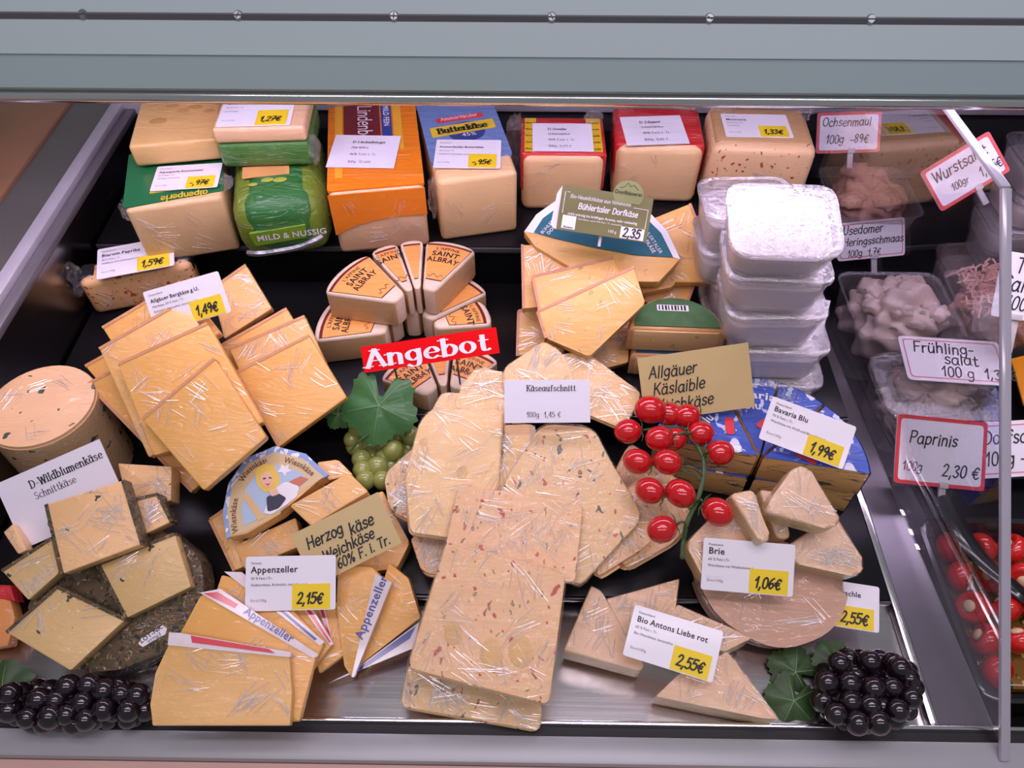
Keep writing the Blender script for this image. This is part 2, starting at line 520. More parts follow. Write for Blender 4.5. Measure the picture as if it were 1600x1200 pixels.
# sans lettering comes from the built-in face, read once glyph by glyph
SANS = {}
def load_sans():
    chars = 'ABCDEFGHIJKLMNOPQRSTUVWXYZabcdefghijklmnopqrstuvwxyzäöüßÄÖÜ0123456789.,-/%&€\':'
    tmp = []
    for bold in (0, 1):
        for ch in chars:
            for k, body in enumerate((ch, '|' + ch + '|')):
                cu = bpy.data.curves.new('t', 'FONT'); cu.body = body; cu.resolution_u = 2; cu.size = 1.0
                if bold: cu.offset = 0.018
                o = bpy.data.objects.new('t', cu); COL.objects.link(o); tmp.append((bold, ch, k, o))
    cu = bpy.data.curves.new('t', 'FONT'); cu.body = '||'; o0 = bpy.data.objects.new('t', cu); COL.objects.link(o0)
    dg = bpy.context.evaluated_depsgraph_get()
    def grab(o):
        e = o.evaluated_get(dg); me = e.to_mesh()
        vs = [(v.co.x, v.co.y) for v in me.vertices]; fs = [tuple(p.vertices) for p in me.polygons]
        e.to_mesh_clear()
        return vs, fs
    v0, _ = grab(o0); bw = max(a for a, b in v0) - min(a for a, b in v0)
    for bold, ch, k, o in tmp:
        vs, fs = grab(o)
        if k == 0: SANS[(bold, ch)] = [vs, fs, 0.3]
        else: SANS[(bold, ch)][2] = max(a for a, b in vs) - min(a for a, b in vs) - bw - (0.036 if bold else 0)
    caph = max(b for a, b in SANS[(0, 'H')][0])
    for bold in (0, 1):
        for ch in chars:
            vs, fs, ad = SANS[(bold, ch)]
            SANS[(bold, ch)] = ([(a / caph, b / caph) for a, b in vs], fs, ad / caph + (0.05 if bold else 0.02))
    for b in (0, 1): SANS[(b, ' ')] = ([], [], 0.36)
    for bold, ch, k, o in tmp + [(0, 0, 0, o0)]:
        c = o.data; bpy.data.objects.remove(o); bpy.data.curves.remove(c)
load_sans()
def sans_text(bm, s, f, x, y, h, bold=0, c=0.0004, align=0, curve=None, sx=1.0):
    wd_ = sum(SANS.get((bold, ch), SANS[(bold, ' ')])[2] for ch in s) * h * sx
    x -= wd_ * align
    for ch in s:
        vs, fs, ad = SANS.get((bold, ch), SANS[(bold, ' ')])
        P = (lambda a, b: curve(a, b, c)) if curve else (lambda a, b: f.P(a, b, c))
        nv = [bm.verts.new(P(x + a * h * sx, y + b * h)) for a, b in vs]
        for q in fs:
            try: bm.faces.new([nv[i] for i in q])
            except ValueError: pass
        x += ad * h * sx
    return x
def text_obj(name, bm, mat, parent):
    """flat print: keep faces as they are"""
    if not bm.verts: bm.free(); return None
    return obj(name, bm, mat, parent, recalc=False)
# ------------------------------------------------------------------ the palette
ink = plain('black_ink', (0.012, 0.012, 0.014), 0.5, noise=0)
print_dark = plain('dark_print', (0.03, 0.025, 0.03), 0.6, noise=0)
white_card = plain('white_card', (0.86, 0.83, 0.88), 0.35, noise=0.01, coat=0.25)
paper_card = plain('white_paper', (0.84, 0.81, 0.88), 0.6, noise=0.02)
gold_card = plain('gold_card', (0.60, 0.45, 0.20), 0.42, metal=0.0, noise=0.03)
yellow_patch = plain('yellow_sticker', (0.90, 0.66, 0.02), 0.5, noise=0.02)
red_sign = plain('red_board', (0.78, 0.003, 0.006), 0.6, noise=0.02, spec=0.1)
red_rim = plain('red_rim', (0.72, 0.05, 0.06), 0.35, noise=0.04)
pink_line = plain('pink_line', (0.80, 0.22, 0.28), 0.5, noise=0.02)
olive = plain('olive_board', (0.16, 0.15, 0.045), 0.5, noise=0.03)
white_print = plain('white_print', (0.82, 0.80, 0.82), 0.55, noise=0)
grey_print = plain('grey_print', (0.22, 0.2, 0.22), 0.6, noise=0)
stake_mat = plain('milky_stake', (0.62, 0.58, 0.58), 0.3, noise=0.03, coat=0.3)
panel_mat = plain('painted_panel', (0.37, 0.45, 0.445), 0.55, noise=0.015, scale=6, spec=.2)
panel_low = plain('painted_fascia', (0.36, 0.465, 0.465), 0.5, noise=0.02, scale=6, spec=.25)
seam_mat = plain('seam_filler', (0.36, 0.30, 0.31), 0.5, noise=0.05)
rail_mat = plain('grey_rail', (0.36, 0.37, 0.38), 0.4, metal=0.2, noise=0.03)
black_gap = plain('black_rubber', (0.008, 0.008, 0.009), 0.6)
chrome = plain('chrome', (0.82, 0.78, 0.80), 0.16, metal=1.0, noise=0.02)
copper_strip = plain('salmon_strip', (0.62, 0.40, 0.34), 0.35, noise=0.08, scale=12)  # salmon stands in for the floor reflected in the chrome lip
steel = brushed('brushed_steel', (0.62, 0.58, 0.58), 0.22, 0, 0.012)
steel_wall = brushed('dark_steel_wall', (0.26, 0.24, 0.24), 0.24, 1, 0.05)
steel_edge = plain('steel_edge', (0.20, 0.185, 0.21), 0.3, metal=0.7, noise=0.04)
black_shelf = plain('black_melamine', (0.007, 0.007, 0.008), 0.28, noise=0.2, scale=30, spec=0.25)
slate = plain('black_slate', (0.022, 0.022, 0.024), 0.45, noise=0.4, scale=55, bump=0.6)
wood = plain('brown_wood', (0.34, 0.16, 0.08), 0.45, noise=0.25, scale=9)
dark_ledge = plain('dark_ledge', (0.12, 0.11, 0.10), 0.25, noise=0.15, scale=5, spec=0.6)
red_strip = plain('rust_strip', (0.22, 0.07, 0.05), 0.5, noise=0.2)
back_mat = plain('dark_back', (0.03, 0.03, 0.032), 0.35, noise=0.2, scale=10)
film = clear('film', base=0.08, edge=0.45, rough=0.07, bump=0.9, bscale=30)
film_flat = clear('film_flat', base=0.07, edge=0.35, rough=0.05, bump=1.0, bscale=24)
acrylic = clear('acrylic', tint=(0.93, 0.93, 0.95), base=0.09, edge=0.42, rough=0.02)
acrylic_edge = plain('acrylic_edge', (0.42, 0.40, 0.46), 0.15, noise=0.03, coat=0.6)
tub_clear = clear('tub_plastic', tint=(0.96, 0.96, 0.97), base=0.07, edge=0.6, rough=0.10, bump=0.12, bscale=60, milky=0.13)
lid_clear = clear('lid_plastic', tint=(0.97, 0.97, 0.98), base=0.16, edge=0.6, rough=0.05, bump=0.10, bscale=25, milky=0.05, stretch=(1, 1, 1))
curd = cheese('white_curd', (0.62, 0.62, 0.80), film=0, rough=0.7)
leaf_mat = plain('vine_leaf', (0.04, 0.15, 0.035), 0.5, noise=0.3, scale=60, bump=0.5, coat=0.15)
leaf_dark = plain('dark_leaf', (0.035, 0.08, 0.02), 0.5, noise=0.3, scale=60, bump=0.5)
vein_mat = plain('leaf_vein', (0.18, 0.36, 0.12), 0.5)
stem_mat = plain('vine_stem', (0.05, 0.10, 0.03), 0.5, noise=0.2)
rind_tan = cheese('tan_rind', (0.62, 0.32, 0.15), film=0.5, dark=(0.45, 0.22, 0.10))
berg = cheese('mountain_cheese', (0.82, 0.50, 0.16), film=0.42, fscale=9)
berg2 = cheese('mountain_cheese_pale', (0.84, 0.54, 0.22), film=0.75, fscale=15)
dorf = cheese('village_cheese', (0.84, 0.55, 0.20), spots=[((0.55, 0.30, 0.09), 75, 0.10)], film=0.35, fscale=10)
loaf = cheese('loaf_cheese', (0.86, 0.66, 0.42), film=0.22, fscale=8)
loaf_pink = cheese('loaf_cheese_pinkish', (0.84, 0.62, 0.46), film=0.3, fscale=9)
emm = cheese('emmental', (0.80, 0.58, 0.28), film=0.2, fscale=8)

# ------------------------------------------------------------------ the counter
def struct(o):
    o['kind'] = 'structure'
    return o
# canopy front: three folded strips of painted sheet with a seam cover, screws and a chrome lip
CAN0 = V((0, 0.650, 1.232)); CAN1 = V((0, 0.655, 1.275))
def canopy_profile(x0, x1, pr, th=0.004):
    bm = bmesh.new()
    rows = []
    for (y, z) in pr:
        rows.append([bm.verts.new((x, y, z)) for x in (x0, x1)])
    for (y, z) in reversed(pr):
        rows.append([bm.verts.new((x, y + th, z + th * .2)) for x in (x0, x1)])
    k = len(rows)
    for i in range(k):
        a, b = rows[i], rows[(i + 1) % k]
        bm.faces.new((a[0], a[1], b[1], b[0]))
    bm.faces.new([r[0] for r in rows]); bm.faces.new([r[1] for r in rows][::-1])
    return bm
canopy = thing('canopy_panel', None, None, (0, 0.65, 1.23)); canopy['kind'] = 'structure'
XL, XR = -0.95, 1.05
# where the fold lines run on the sheet (from the rows at which they show)
def on_sheet(py, y0, z0, ny, nz):
    p = hit(800, py, V((0, y0, z0)), V((0, ny, nz)).normalized()); return p.y, p.z
lipy, lipz = 0.650, 1.232
f_y, f_z = on_sheet(88, lipy, lipz, -0.985, 0.17)
s_y, s_z = on_sheet(27, f_y, f_z, -0.80, 0.60)
t_y, t_z = on_sheet(-60, s_y, s_z, -0.80, 0.60)
obj('fascia', canopy_profile(XL, XR, [(lipy + .012, lipz - .001), (lipy + .004, lipz + .0015), (lipy, lipz + .006), (f_y, f_z)]), panel_low, canopy)
obj('upper_panel', canopy_profile(XL, XR, [(f_y - .0012, f_z), (s_y - .0012, s_z - .0004)]), panel_mat, canopy)
obj('top_panel', canopy_profile(XL, XR, [(s_y - .0012, s_z + .0010), (t_y - .001, t_z)]), panel_mat, canopy)
obj('seam_strip', canopy_profile(XL, XR, [(s_y - .0013, s_z - .0003), (s_y - .0013, s_z + .0008)]), seam_mat, canopy)
obj('edge_lip', tube_bm([(XL, lipy + .008, lipz - .006), (XR, lipy + .008, lipz - .006)], 0.0068, 14), chrome, canopy)
sn = V((0, -0.80, 0.60)).normalized()
bm = bmesh.new()
for i in range(14):
    pass
bmesh.ops.create_cone(bm, cap_ends=True, segments=16, radius1=0.0046, radius2=0.0032, depth=0.0022)
screw_me = bpy.data.meshes.new('screw'); bm.to_mesh(screw_me); bm.free(); screw_me.materials.append(plain('screw_steel', (0.30, 0.33, 0.33), 0.25, metal=1.0))
bm = bmesh.new(); box_bm(WF, -.0026, .0026, -.0004, .0004, .0008, .00125, bm=bm)
slot_me = bpy.data.meshes.new('screw_slot'); bm.to_mesh(slot_me); bm.free(); slot_me.materials.append(black_gap)
q0 = V((0, 0, 1)).rotation_difference(sn)
for k, px in enumerate((131, 373, 616, 862, 1108, 1360)):
    p = hit(px, 27, V((0, s_y, s_z)), sn)
    p.y, p.z = s_y, s_z
    p = p + sn * 0.0022
    from mathutils import Quaternion
    q = q0 @ Quaternion((0, 0, 1), 0.4 + k * 0.55)
    s = inst('screw', screw_me, p, canopy, q)
    so = bpy.data.objects.new('slot', slot_me); COL.objects.link(so); so.parent = s
# roof of the canopy and its lamp box
box('lamp_housing', WF, XL, XR, 0.672, 0.90, 1.285, 1.295, plain('grey_housing', (0.10, 0.10, 0.11), 0.7), canopy)
struct(box('ceiling', WF, XL, XR, 0.90, 1.14, 1.30, 1.31, back_mat))
tube_glow = glow('lamp_glow', TUBE_COLOR, TUBE_STRENGTH)
for k, (yy, zz) in enumerate(((0.682, 1.246), (0.722, 1.262), (0.768, 1.270))):
    t = thing('fluorescent_tube', 'pink-white fluorescent tube under the counter canopy', 'lamp', (0, yy, zz), 'lamps under the canopy')
    obj('glass_tube', tube_bm([(-0.74, yy, zz), (0.86, yy, zz)], 0.005, 10), tube_glow, t)
    for x in (-0.755, 0.875):
        obj('end_cap', tube_bm([(x - .015, yy, zz), (x + .015, yy, zz)], 0.0095, 10), chrome, t)
# back wall
struct(box('wall_back', WF, -0.63, 1.05, 1.12, 1.135, 0.70, 1.30, back_mat))
tr = struct(box('trim_1', WF, -0.585, 1.05, 1.095, 1.119, 0.955, 0.985, plain('grey_trim', (0.46, 0.44, 0.47), 0.35, metal=0.4), bev=.002))
# left end wall with its edge rail, ledge and wooden top beyond
struct(box('wall_left', WF, -0.602, -0.588, 0.16, 1.119, 0.74, 0.968, steel_wall))
lr = thing('end_rail', None, None, (-0.60, 0.6, 0.97)); lr['kind'] = 'structure'
lr.name = 'trim_2'; ORG['trim_2'] = V((-0.60, 0.6, 0.97))
box('rail_top', WF, -0.618, -0.600, 0.10, 1.118, 0.969, 0.987, plain('rail_top', (0.52, 0.49, 0.54), 0.4, metal=0.3), lr, bev=.0015)
box('rail_face', WF, -0.5995, -0.584, 0.10, 1.118, 0.969, 0.979, plain('rail_face', (0.17, 0.155, 0.17), 0.35, metal=0.3), lr, bev=.0015)
box('rail_foot', WF, -0.632, -0.6185, 0.10, 1.118, 0.958, 0.972, red_strip, lr)
box('corner_block', WF, -0.610, -0.545, 1.055, 1.0945, 0.969, 1.02, plain('corner_block', (0.40, 0.38, 0.41), 0.4), lr, bev=.003)
struct(box('trim_3', WF, -0.708, -0.633, 0.10, 1.12, 0.940, 0.958, dark_ledge))
wt = thing('trim_4', None, None, (-0.9, 0.6, 0.95)); wt['kind'] = 'structure'
for k in range(3):
    box('board', WF, -0.708 - (k + 1) * .13 + .002, -0.708 - k * .13, 0.10, 1.12, 0.942, 0.963, wood, wt, bev=.002)
# front rail
fr = thing('trim_5', None, None, (0, 0.2, 0.78)); fr['kind'] = 'structure'
box('chrome_edge', WF, -0.95, 1.0, 0.2285, 0.2325, 0.775, 0.812, chrome, fr, bev=.001)
box('rubber_gap', WF, -0.95, 1.0, 0.2200, 0.2284, 0.775, 0.803, black_gap, fr)
box('grey_rail', WF, -0.95, 1.0, 0.1940, 0.2199, 0.770, 0.8055, rail_mat, fr, bev=.003)
box('lower_strip', WF, -0.95, 1.0, 0.150, 0.1938, 0.760, 0.796, copper_strip, fr, bev=.002)
# floors of the case: steel tray in front, black display steps behind
struct(box('floor', WF, -0.587, 0.405, 0.2326, 1.119, 0.790, 0.800, steel))
struct(box('tray_edge', WF, 0.4055, 0.4145, 0.2326, 1.0, 0.790, 0.812, chrome, bev=.002)).name = 'trim_6'
def shelf(name, label, cx, cy, w, d, z0, z1, yaw, mat=black_shelf):
    f = tilt_frame((cx, cy, 0), 0, yaw)
    t = thing(name, label, 'display step', (cx, cy, z0), 'black display steps')
    box('board', f, -w / 2, w / 2, -d / 2, d / 2, z1 - .008, z1, mat, t, bev=.0015)
    box('riser', f, -w / 2 + .004, w / 2 - .004, -d / 2 + .006, d / 2 - .006, z0, z1 - .0082, mat, t)
    box('edge_trim', f, -w / 2, w / 2, -d / 2 - .003, -d / 2 - .0004, z1 - .009, z1 - .001, plain('shelf_edge', (0.07, 0.07, 0.075), 0.25, coat=0.5), t, bev=.0008)
    return t
ZA, ZB, ZC = 0.822, 0.860, 0.915
shelf('display_step', 'low black display step under the sliced cheese and blue cheese wedges', -0.092, 0.4635, 0.985, 0.214, 0.8005, ZA, 0)
shelf('display_step', 'middle black display step under the mountain cheese slabs and curd tubs', -0.092, 0.690, 0.985, 0.232, 0.8005, ZB, 0)
shelf('display_step', 'high black display step under the wrapped cheese loaves', -0.092, 0.965, 0.985, 0.290, 0.8005, ZC, 0)
# clear divider with polished edges, and its steel foot
X0 = 0.462
dv = thing('divider_pane', 'tall clear acrylic divider with polished edges between cheeses and salads', 'divider', (X0, 0.6, 0.80))
prof = [(0.196, 0.782), (0.598, 1.172), (1.09, 1.178), (1.09, 0.806), (0.24, 0.806), (0.24, 0.8125), (0.226, 0.8125), (0.196, 0.806)]
prof = [(0.205, 0.8065), (0.598, 1.172), (1.09, 1.178), (1.09, 0.8065), (0.24, 0.8005 + .0125), (0.226, 0.8135)]
def XP(y): return 0.468 - 0.0562 * (y - 0.2)
bm = bmesh.new()
va = [bm.verts.new((XP(y) - .002, y, z)) for y, z in prof]; vb = [bm.verts.new((XP(y) + .002, y, z)) for y, z in prof]
bm.faces.new(va); bm.faces.new(vb[::-1])
for i in range(len(va)):
    j = (i + 1) % len(va); bm.faces.new((va[i], vb[i], vb[j], va[j]))
obj('pane', bm, acrylic, dv)
def edge_bar(a, b, w=0.0026):
    a, b = V((XP(a[0]), *a)), V((XP(b[0]), *b))
    d = (b - a).normalized(); n = V((1, 0, 0)).cross(d)
    f = Frame((a + b) / 2, d, V((1, 0, 0)))
    return box_bm(f, -(b - a).length / 2, (b - a).length / 2, -.0045, .0045, -w, w, bev=.0008)
obj('front_edge', edge_bar((0.203, 0.8065), (0.598, 1.1745)), acrylic_edge, dv)
obj('top_edge', edge_bar((0.5985, 1.1750), (1.09, 1.181), .002), acrylic_edge, dv)
struct(prism('trim_7', [V((0.415, .2326, .799)), V((XP(.2326) + .008, .2326, .799)), V((XP(1.09) + .006, 1.09, .799)), V((.415, 1.09, .799))], V((0, 0, 1)), .05, steel_edge, bev=0))
struct(box('floor_salad', WF, 0.430, 1.05, 0.2326, 1.119, 0.735, 0.745, black_shelf)).name = 'floor.001'
struct(box('wall_right', WF, 1.05, 1.06, 0.16, 1.135, 0.70, 1.30, back_mat))

# ------------------------------------------------------------------ cards and signs
def card_frame(cx, cy, z, wpx, asp, tilt, roll, az=0):
    """centre pixel at height z; wpx/asp as seen -> real size; roll = turn seen in its own plane"""
    p = W(cx, cy, z)
    f = tilt_frame(p, tilt, az).spin(roll)
    d = depth(p)
    # true lengths from the seen ones: project unit axes
    def seen(v):
        e = 0.002
        a, b = p - v * e, p + v * e
        def pr(q):
            c = CM.transposed() @ (q - CL); return V((c.x / -c.z, c.y / -c.z)) * 1200
        return (pr(b) - pr(a)).length / (2 * e)
    return f, wpx / seen(f.x), wpx * asp / seen(f.y)
def card(name, label, cx, cy, z, wpx, asp, tilt, roll, items, mat=None, az=0, cat='price card', th=0.0007, corner=0.03, border=None, group=None, stake=None, bow=0):
    f, w, h = card_frame(cx, cy, z, wpx, asp, tilt, roll, az)
    t = thing(name, label, cat, f.P(0, -h / 2, -th), group)
    pts = rounded(f.L([(-w / 2, -h / 2), (w / 2, -h / 2), (w / 2, h / 2), (-w / 2, h / 2)]), corner * w, 3) if corner else f.L([(-w / 2, -h / 2), (w / 2, -h / 2), (w / 2, h / 2), (-w / 2, h / 2)])
    obj('card', prism_bm(pts, f.z, th), mat or white_card, t)
    if border:
        bmat, bi, bw = border     # inset, width in fractions of w
        def ring(i): return rounded(f.L([(-w / 2 + i, -h / 2 + i), (w / 2 - i, -h / 2 + i), (w / 2 - i, h / 2 - i), (-w / 2 + i, h / 2 - i)], .0003), .04 * w, 3)
        a, b = ring(bi * w), ring((bi + bw) * w)
        bm = bmesh.new()
        va = [bm.verts.new(p) for p in a]; vb = [bm.verts.new(p) for p in b]
        for i in range(len(va)):
            j = (i + 1) % len(va); bm.faces.new((va[i], va[j], vb[j], vb[i]))
        text_obj('border', bm, bmat, t)
    pats, texts = [], {}
    for it in items:
        k = it[0]
        if k == 'R':
            _, x0, y0, x1, y1, m = it
            obj('sticker', prism_bm(f.L([(x0 * w, y0 * h), (x1 * w, y0 * h), (x1 * w, y1 * h), (x0 * w, y1 * h)], .0005), f.z, .0004), m, t)
        else:
            _, s, x, y, ch, m, opt = it
            key = ('price' if k == 'P' else 'lettering', m.name)
            bm = texts.setdefault(key, bmesh.new())
            c = .0009 if k == 'P' else .0004
            o = dict(opt)
            if k == 'S': sans_text(bm, s, f, x * w, y * h, ch * w, c=c, **o)
            else: stroke_text(bm, s, f, x * w, y * h, ch * w, c=c, **o)
    for (nm, mn), bm in texts.items():
        text_obj('handwritten_price' if nm == 'price' else 'lettering', bm, MATS[mn], t)
    if stake:
        sw, sl, sx = stake
        box('stake', f, sx * w - sw, sx * w + sw, -h / 2 - sl, -h / 2 + .012, -.004 - th, -.0002 - th, stake_mat, t, bev=.0005)
        box('clip', f, sx * w - sw * 1.3, sx * w + sw * 1.3, -h / 2 - .001, -h / 2 + .006, .0008, .002, stake_mat, t, bev=.0004)
    return t, f, w, h
def std(label, origin, nm, fat, kind, price, *pos, nsize=0.052, extra=None, **k):
    it = [('S', origin, -.44, .36, .024, print_dark, {}),
          ('S', nm, -.44, .20, nsize, ink, dict(bold=1)),
          ('S', fat, -.44, .075, .028, print_dark, {}),
          ('S', kind, -.44, -.045, .027, print_dark, {}),
          ('S', 'Euro/100g', -.44, -.33, .028, grey_print, {}),
          ('R', .02, -.48, .44, -.02, yellow_patch),
          ('P', price, .07, -.38, .115, ink, dict(w=.17, slant=.18, wob=.05, space=.04))]
    if extra: it += extra
    return card('price_card', label, *pos, it, **k)
def roman(label, l1, l2, l3, l4, *pos, s=0.055, x=-.2, **k):
    it = [('T', l1, x, .24, s * 1.1, ink, dict(w=.065, serif=.155, space=.12))]
    if l2: it.append(('T', l2, x, .07, s, print_dark, dict(w=.05, serif=.11, space=.10)))
    if l3: it.append(('T', l3, x, -.14, s, print_dark, dict(w=.05, serif=.11, space=.10)))
    it.append(('T', l4, x, -.37, s, print_dark, dict(w=.05, serif=.11, space=.10)))
    return card('paper_card', label, *pos, it, mat=paper_card, corner=0, **k)
# ------------------------------------------------------------------ shapes for cheeses
class Pile:
    """a leaning plane; pieces lie at stated heights off above it"""
    def __init__(s, px, py, z, tilt, az=0):
        s.f = tilt_frame(W(px, py, z), tilt, az)
    def pt(s, px, py, off): return hit(px, py, s.f.o + s.f.z * off, s.f.z)
    def loop(s, poly, off):
        return [s.pt(x, y, off) for x, y in poly]
def ccw(pts, n):
    a = V()
    for i in range(len(pts)): a += (pts[i - 1] - pts[0]).cross(pts[i] - pts[0])
    return pts if a.dot(n) > 0 else pts[::-1]
def rind_bm(pts, n, edges, th, out=0.0016, lift=0.0006):
    bm = bmesh.new(); k = len(pts)
    c = sum(pts, V()) / k
    for i in edges:
        a, b = pts[i], pts[(i + 1) % k]
        o = (b - a).cross(n).normalized()
        if o.dot((a + b) / 2 - c) < 0: o = -o
        q = [a - o * .0018, b - o * .0018, b + o * out, a + o * out]
        prism_bm(ccw([p + n * lift for p in q], n), n, th + 2 * lift, bm=bm)
    return bm

# creased cling film: fine ridges, milky white to stand in for streak highlights
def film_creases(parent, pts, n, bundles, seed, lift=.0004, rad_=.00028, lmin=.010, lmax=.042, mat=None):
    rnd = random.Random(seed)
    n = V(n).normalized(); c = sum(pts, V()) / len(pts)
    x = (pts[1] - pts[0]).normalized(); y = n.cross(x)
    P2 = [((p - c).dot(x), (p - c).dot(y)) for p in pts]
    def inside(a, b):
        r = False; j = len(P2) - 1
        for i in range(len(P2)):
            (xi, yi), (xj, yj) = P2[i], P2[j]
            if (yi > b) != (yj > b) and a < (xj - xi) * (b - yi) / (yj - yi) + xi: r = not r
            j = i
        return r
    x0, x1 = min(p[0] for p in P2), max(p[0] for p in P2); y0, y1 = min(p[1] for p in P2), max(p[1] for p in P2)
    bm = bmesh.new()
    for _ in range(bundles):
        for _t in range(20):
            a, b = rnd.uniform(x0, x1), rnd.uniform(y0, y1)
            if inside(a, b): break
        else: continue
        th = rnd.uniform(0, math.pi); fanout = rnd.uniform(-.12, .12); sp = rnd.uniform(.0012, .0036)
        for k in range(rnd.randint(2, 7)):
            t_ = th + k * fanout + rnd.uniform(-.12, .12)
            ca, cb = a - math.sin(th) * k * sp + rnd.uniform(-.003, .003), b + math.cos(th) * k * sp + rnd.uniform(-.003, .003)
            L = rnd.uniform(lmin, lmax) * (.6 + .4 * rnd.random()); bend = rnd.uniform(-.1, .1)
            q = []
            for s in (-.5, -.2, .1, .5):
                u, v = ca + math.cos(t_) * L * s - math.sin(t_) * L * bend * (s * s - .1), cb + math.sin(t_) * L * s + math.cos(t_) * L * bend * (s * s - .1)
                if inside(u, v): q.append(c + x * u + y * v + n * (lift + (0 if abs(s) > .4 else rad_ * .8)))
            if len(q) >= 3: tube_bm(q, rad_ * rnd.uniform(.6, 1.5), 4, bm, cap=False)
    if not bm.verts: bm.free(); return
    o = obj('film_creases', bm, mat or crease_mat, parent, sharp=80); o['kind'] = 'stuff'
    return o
crease_mat = clear('film_crease', base=.22, edge=.6, rough=.2, milky=.34)  # crease film, whitened in place of bright glints
def slab(name, label, cat, pile, poly, off, th, mat, group=None, r=0.004, rind=None, rmat=None, bev=0.0015, inner=None, film_over=False, creases=9):
    pts = pile.loop(poly, off); n = pile.f.z
    c = sum(pts, V()) / len(pts) - n * th
    t = thing(name, label, cat, c, group)
    body = ccw(rounded(pts, r, 3) if r else pts, n)
    obj('body', prism_bm(body, n, th, bev, 2), mat, t)
    for e_ in (rind or ()): obj('rind', rind_bm(pts, n, [e_], th), rmat or rind_tan, t)
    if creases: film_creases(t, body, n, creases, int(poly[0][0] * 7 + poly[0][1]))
    if film_over:
        cc = sum(body, V()) / len(body)
        obj('wrap', prism_bm([cc + (p - cc) * 1.025 + n * .0008 for p in body], n, th * .92, .002, 2), film_flat, t)
    return t
def lab(name, pile, poly, off, mat, parent, th=.0006, r=0):
    pts = pile.loop(poly, off)
    pts = ccw(rounded(pts, r, 3) if r else pts, pile.f.z)
    return obj(name, prism_bm(pts, pile.f.z, th), mat, parent)
class Block:
    def __init__(s, fx, fy, z0, wpx, h, dep, yaw):
        s.o = W(fx, fy, z0); s.f = tilt_frame(s.o, 0, yaw); s.w = wpx * depth(s.o) / 1200; s.h, s.d, s.yaw = h, dep, yaw
    def body(s, name, mat, parent, z0=0, z1=None, y0=0, y1=None, bev=.006, seg=3, shrink=0, x0=None, x1=None):
        return box(name, s.f, (-s.w / 2 if x0 is None else x0) + shrink, (s.w / 2 if x1 is None else x1) - shrink, y0, s.d if y1 is None else y1, z0, s.h if z1 is None else z1, mat, parent, bev=bev, seg=seg)
    def top(s): return s.f.at(0, 0, s.h)
    def front(s): return Frame(s.f.o, s.f.x, s.f.z, -s.f.y)
def text_on(parent, f, items, mat, name='lettering', c=.0006):
    bm = bmesh.new()
    for it in items:
        if it[0] == 'S': sans_text(bm, it[1], f, it[2], it[3], it[4], c=c, **(it[5] if len(it) > 5 else {}))
        else: stroke_text(bm, it[1], f, it[2], it[3], it[4], c=c, **(it[5] if len(it) > 5 else {}))
    return text_obj(name, bm, mat, parent)

# ================================================================== back row: loaves
# emmental loaf in green printed film, with half a block on top
green_print = plain('green_print', (0.012, 0.16, 0.05), 0.35, noise=0.12, coat=0.6)
lime_print = plain('lime_print', (0.20, 0.36, 0.03), 0.35, noise=0.12, coat=0.6)
gold_print = plain('gold_print', (0.75, 0.55, 0.04), 0.45, noise=0.03)
green_pack = cheese('green_pack', (0.03, 0.22, 0.045), film=0.55, fscale=6, dark=(0.02, 0.13, 0.03))
lime_pack = cheese('lime_pack', (0.17, 0.30, 0.03), film=0.5, fscale=6)
B1 = Block(306, 402, ZC, 138, .088, .13, 15)
t = thing('cheese_loaf', 'pale cheese loaf with green and gold printed wrapper top', 'cheese', B1.o, 'wrapped loaves on the high step')
B1.body('body', loaf, t)
obj('wrapper', prism_bm(rounded(B1.f.L([(-B1.w / 2 - .002, .004), (B1.w / 2 + .002, .012), (B1.w / 2 + .002, .126), (-B1.w / 2 - .002, .126)], B1.h + .0014), .004), B1.f.z, .0012), green_print, t)
fw = B1.top()
text_on(t, fw, [('T', 'alpenperle', B1.w / 2 - .018, .016, -.011, dict(w=.16)), ('T', 'alpenperle', -B1.w / 2 + .028, .108, .010, dict(w=.16))], gold_print, 'brand_lettering', .0022)
box('gold_ribbon', fw, -.03, .034, .0265, .0305, .0016, .0021, gold_print, t)
crumple('film_flap', B1.f.P(-B1.w / 2 - .002, .02, B1.h - .014), .012, 3, t, squash=(.8, .8, 1.3))
crumple('film_flap', B1.f.P(B1.w / 2 + .003, .035, B1.h - .002), .014, 4, t, squash=(.8, 1, .6))
std('white price card 97 cents lying on the green and gold wrapped loaf', 'Deutschland', 'Alpenperle Emmentaler', '45 % Fett i. Tr.', 'Hartkäse, lactosefrei', '-,97€', 292, 276, ZC + .0925, 104, .38, 0, 1, nsize=.045, az=6)
B2 = Block(282, 256, ZC + .0935, 132, .032, .12, 10)
t = thing('emmental_block', 'half block of holey emmental lying on the green and gold loaf', 'cheese', B2.o)
B2.body('body', emm, t, bev=.005)
for a, b, r in ((-.025, .055, .012), (.005, .075, .009), (.02, .082, .011), (.04, .07, .008), (-.01, .09, .009)):
    bm = bmesh.new(); bmesh.ops.create_uvsphere(bm, u_segments=14, v_segments=8, radius=r)
    for v in bm.verts: v.co = B2.f.P(a + v.co.x, b + v.co.y * .7, B2.h + v.co.z * .09)
    obj('hole', bm, cheese('hole_cheese', (0.62, 0.40, 0.17), film=0.2), t)
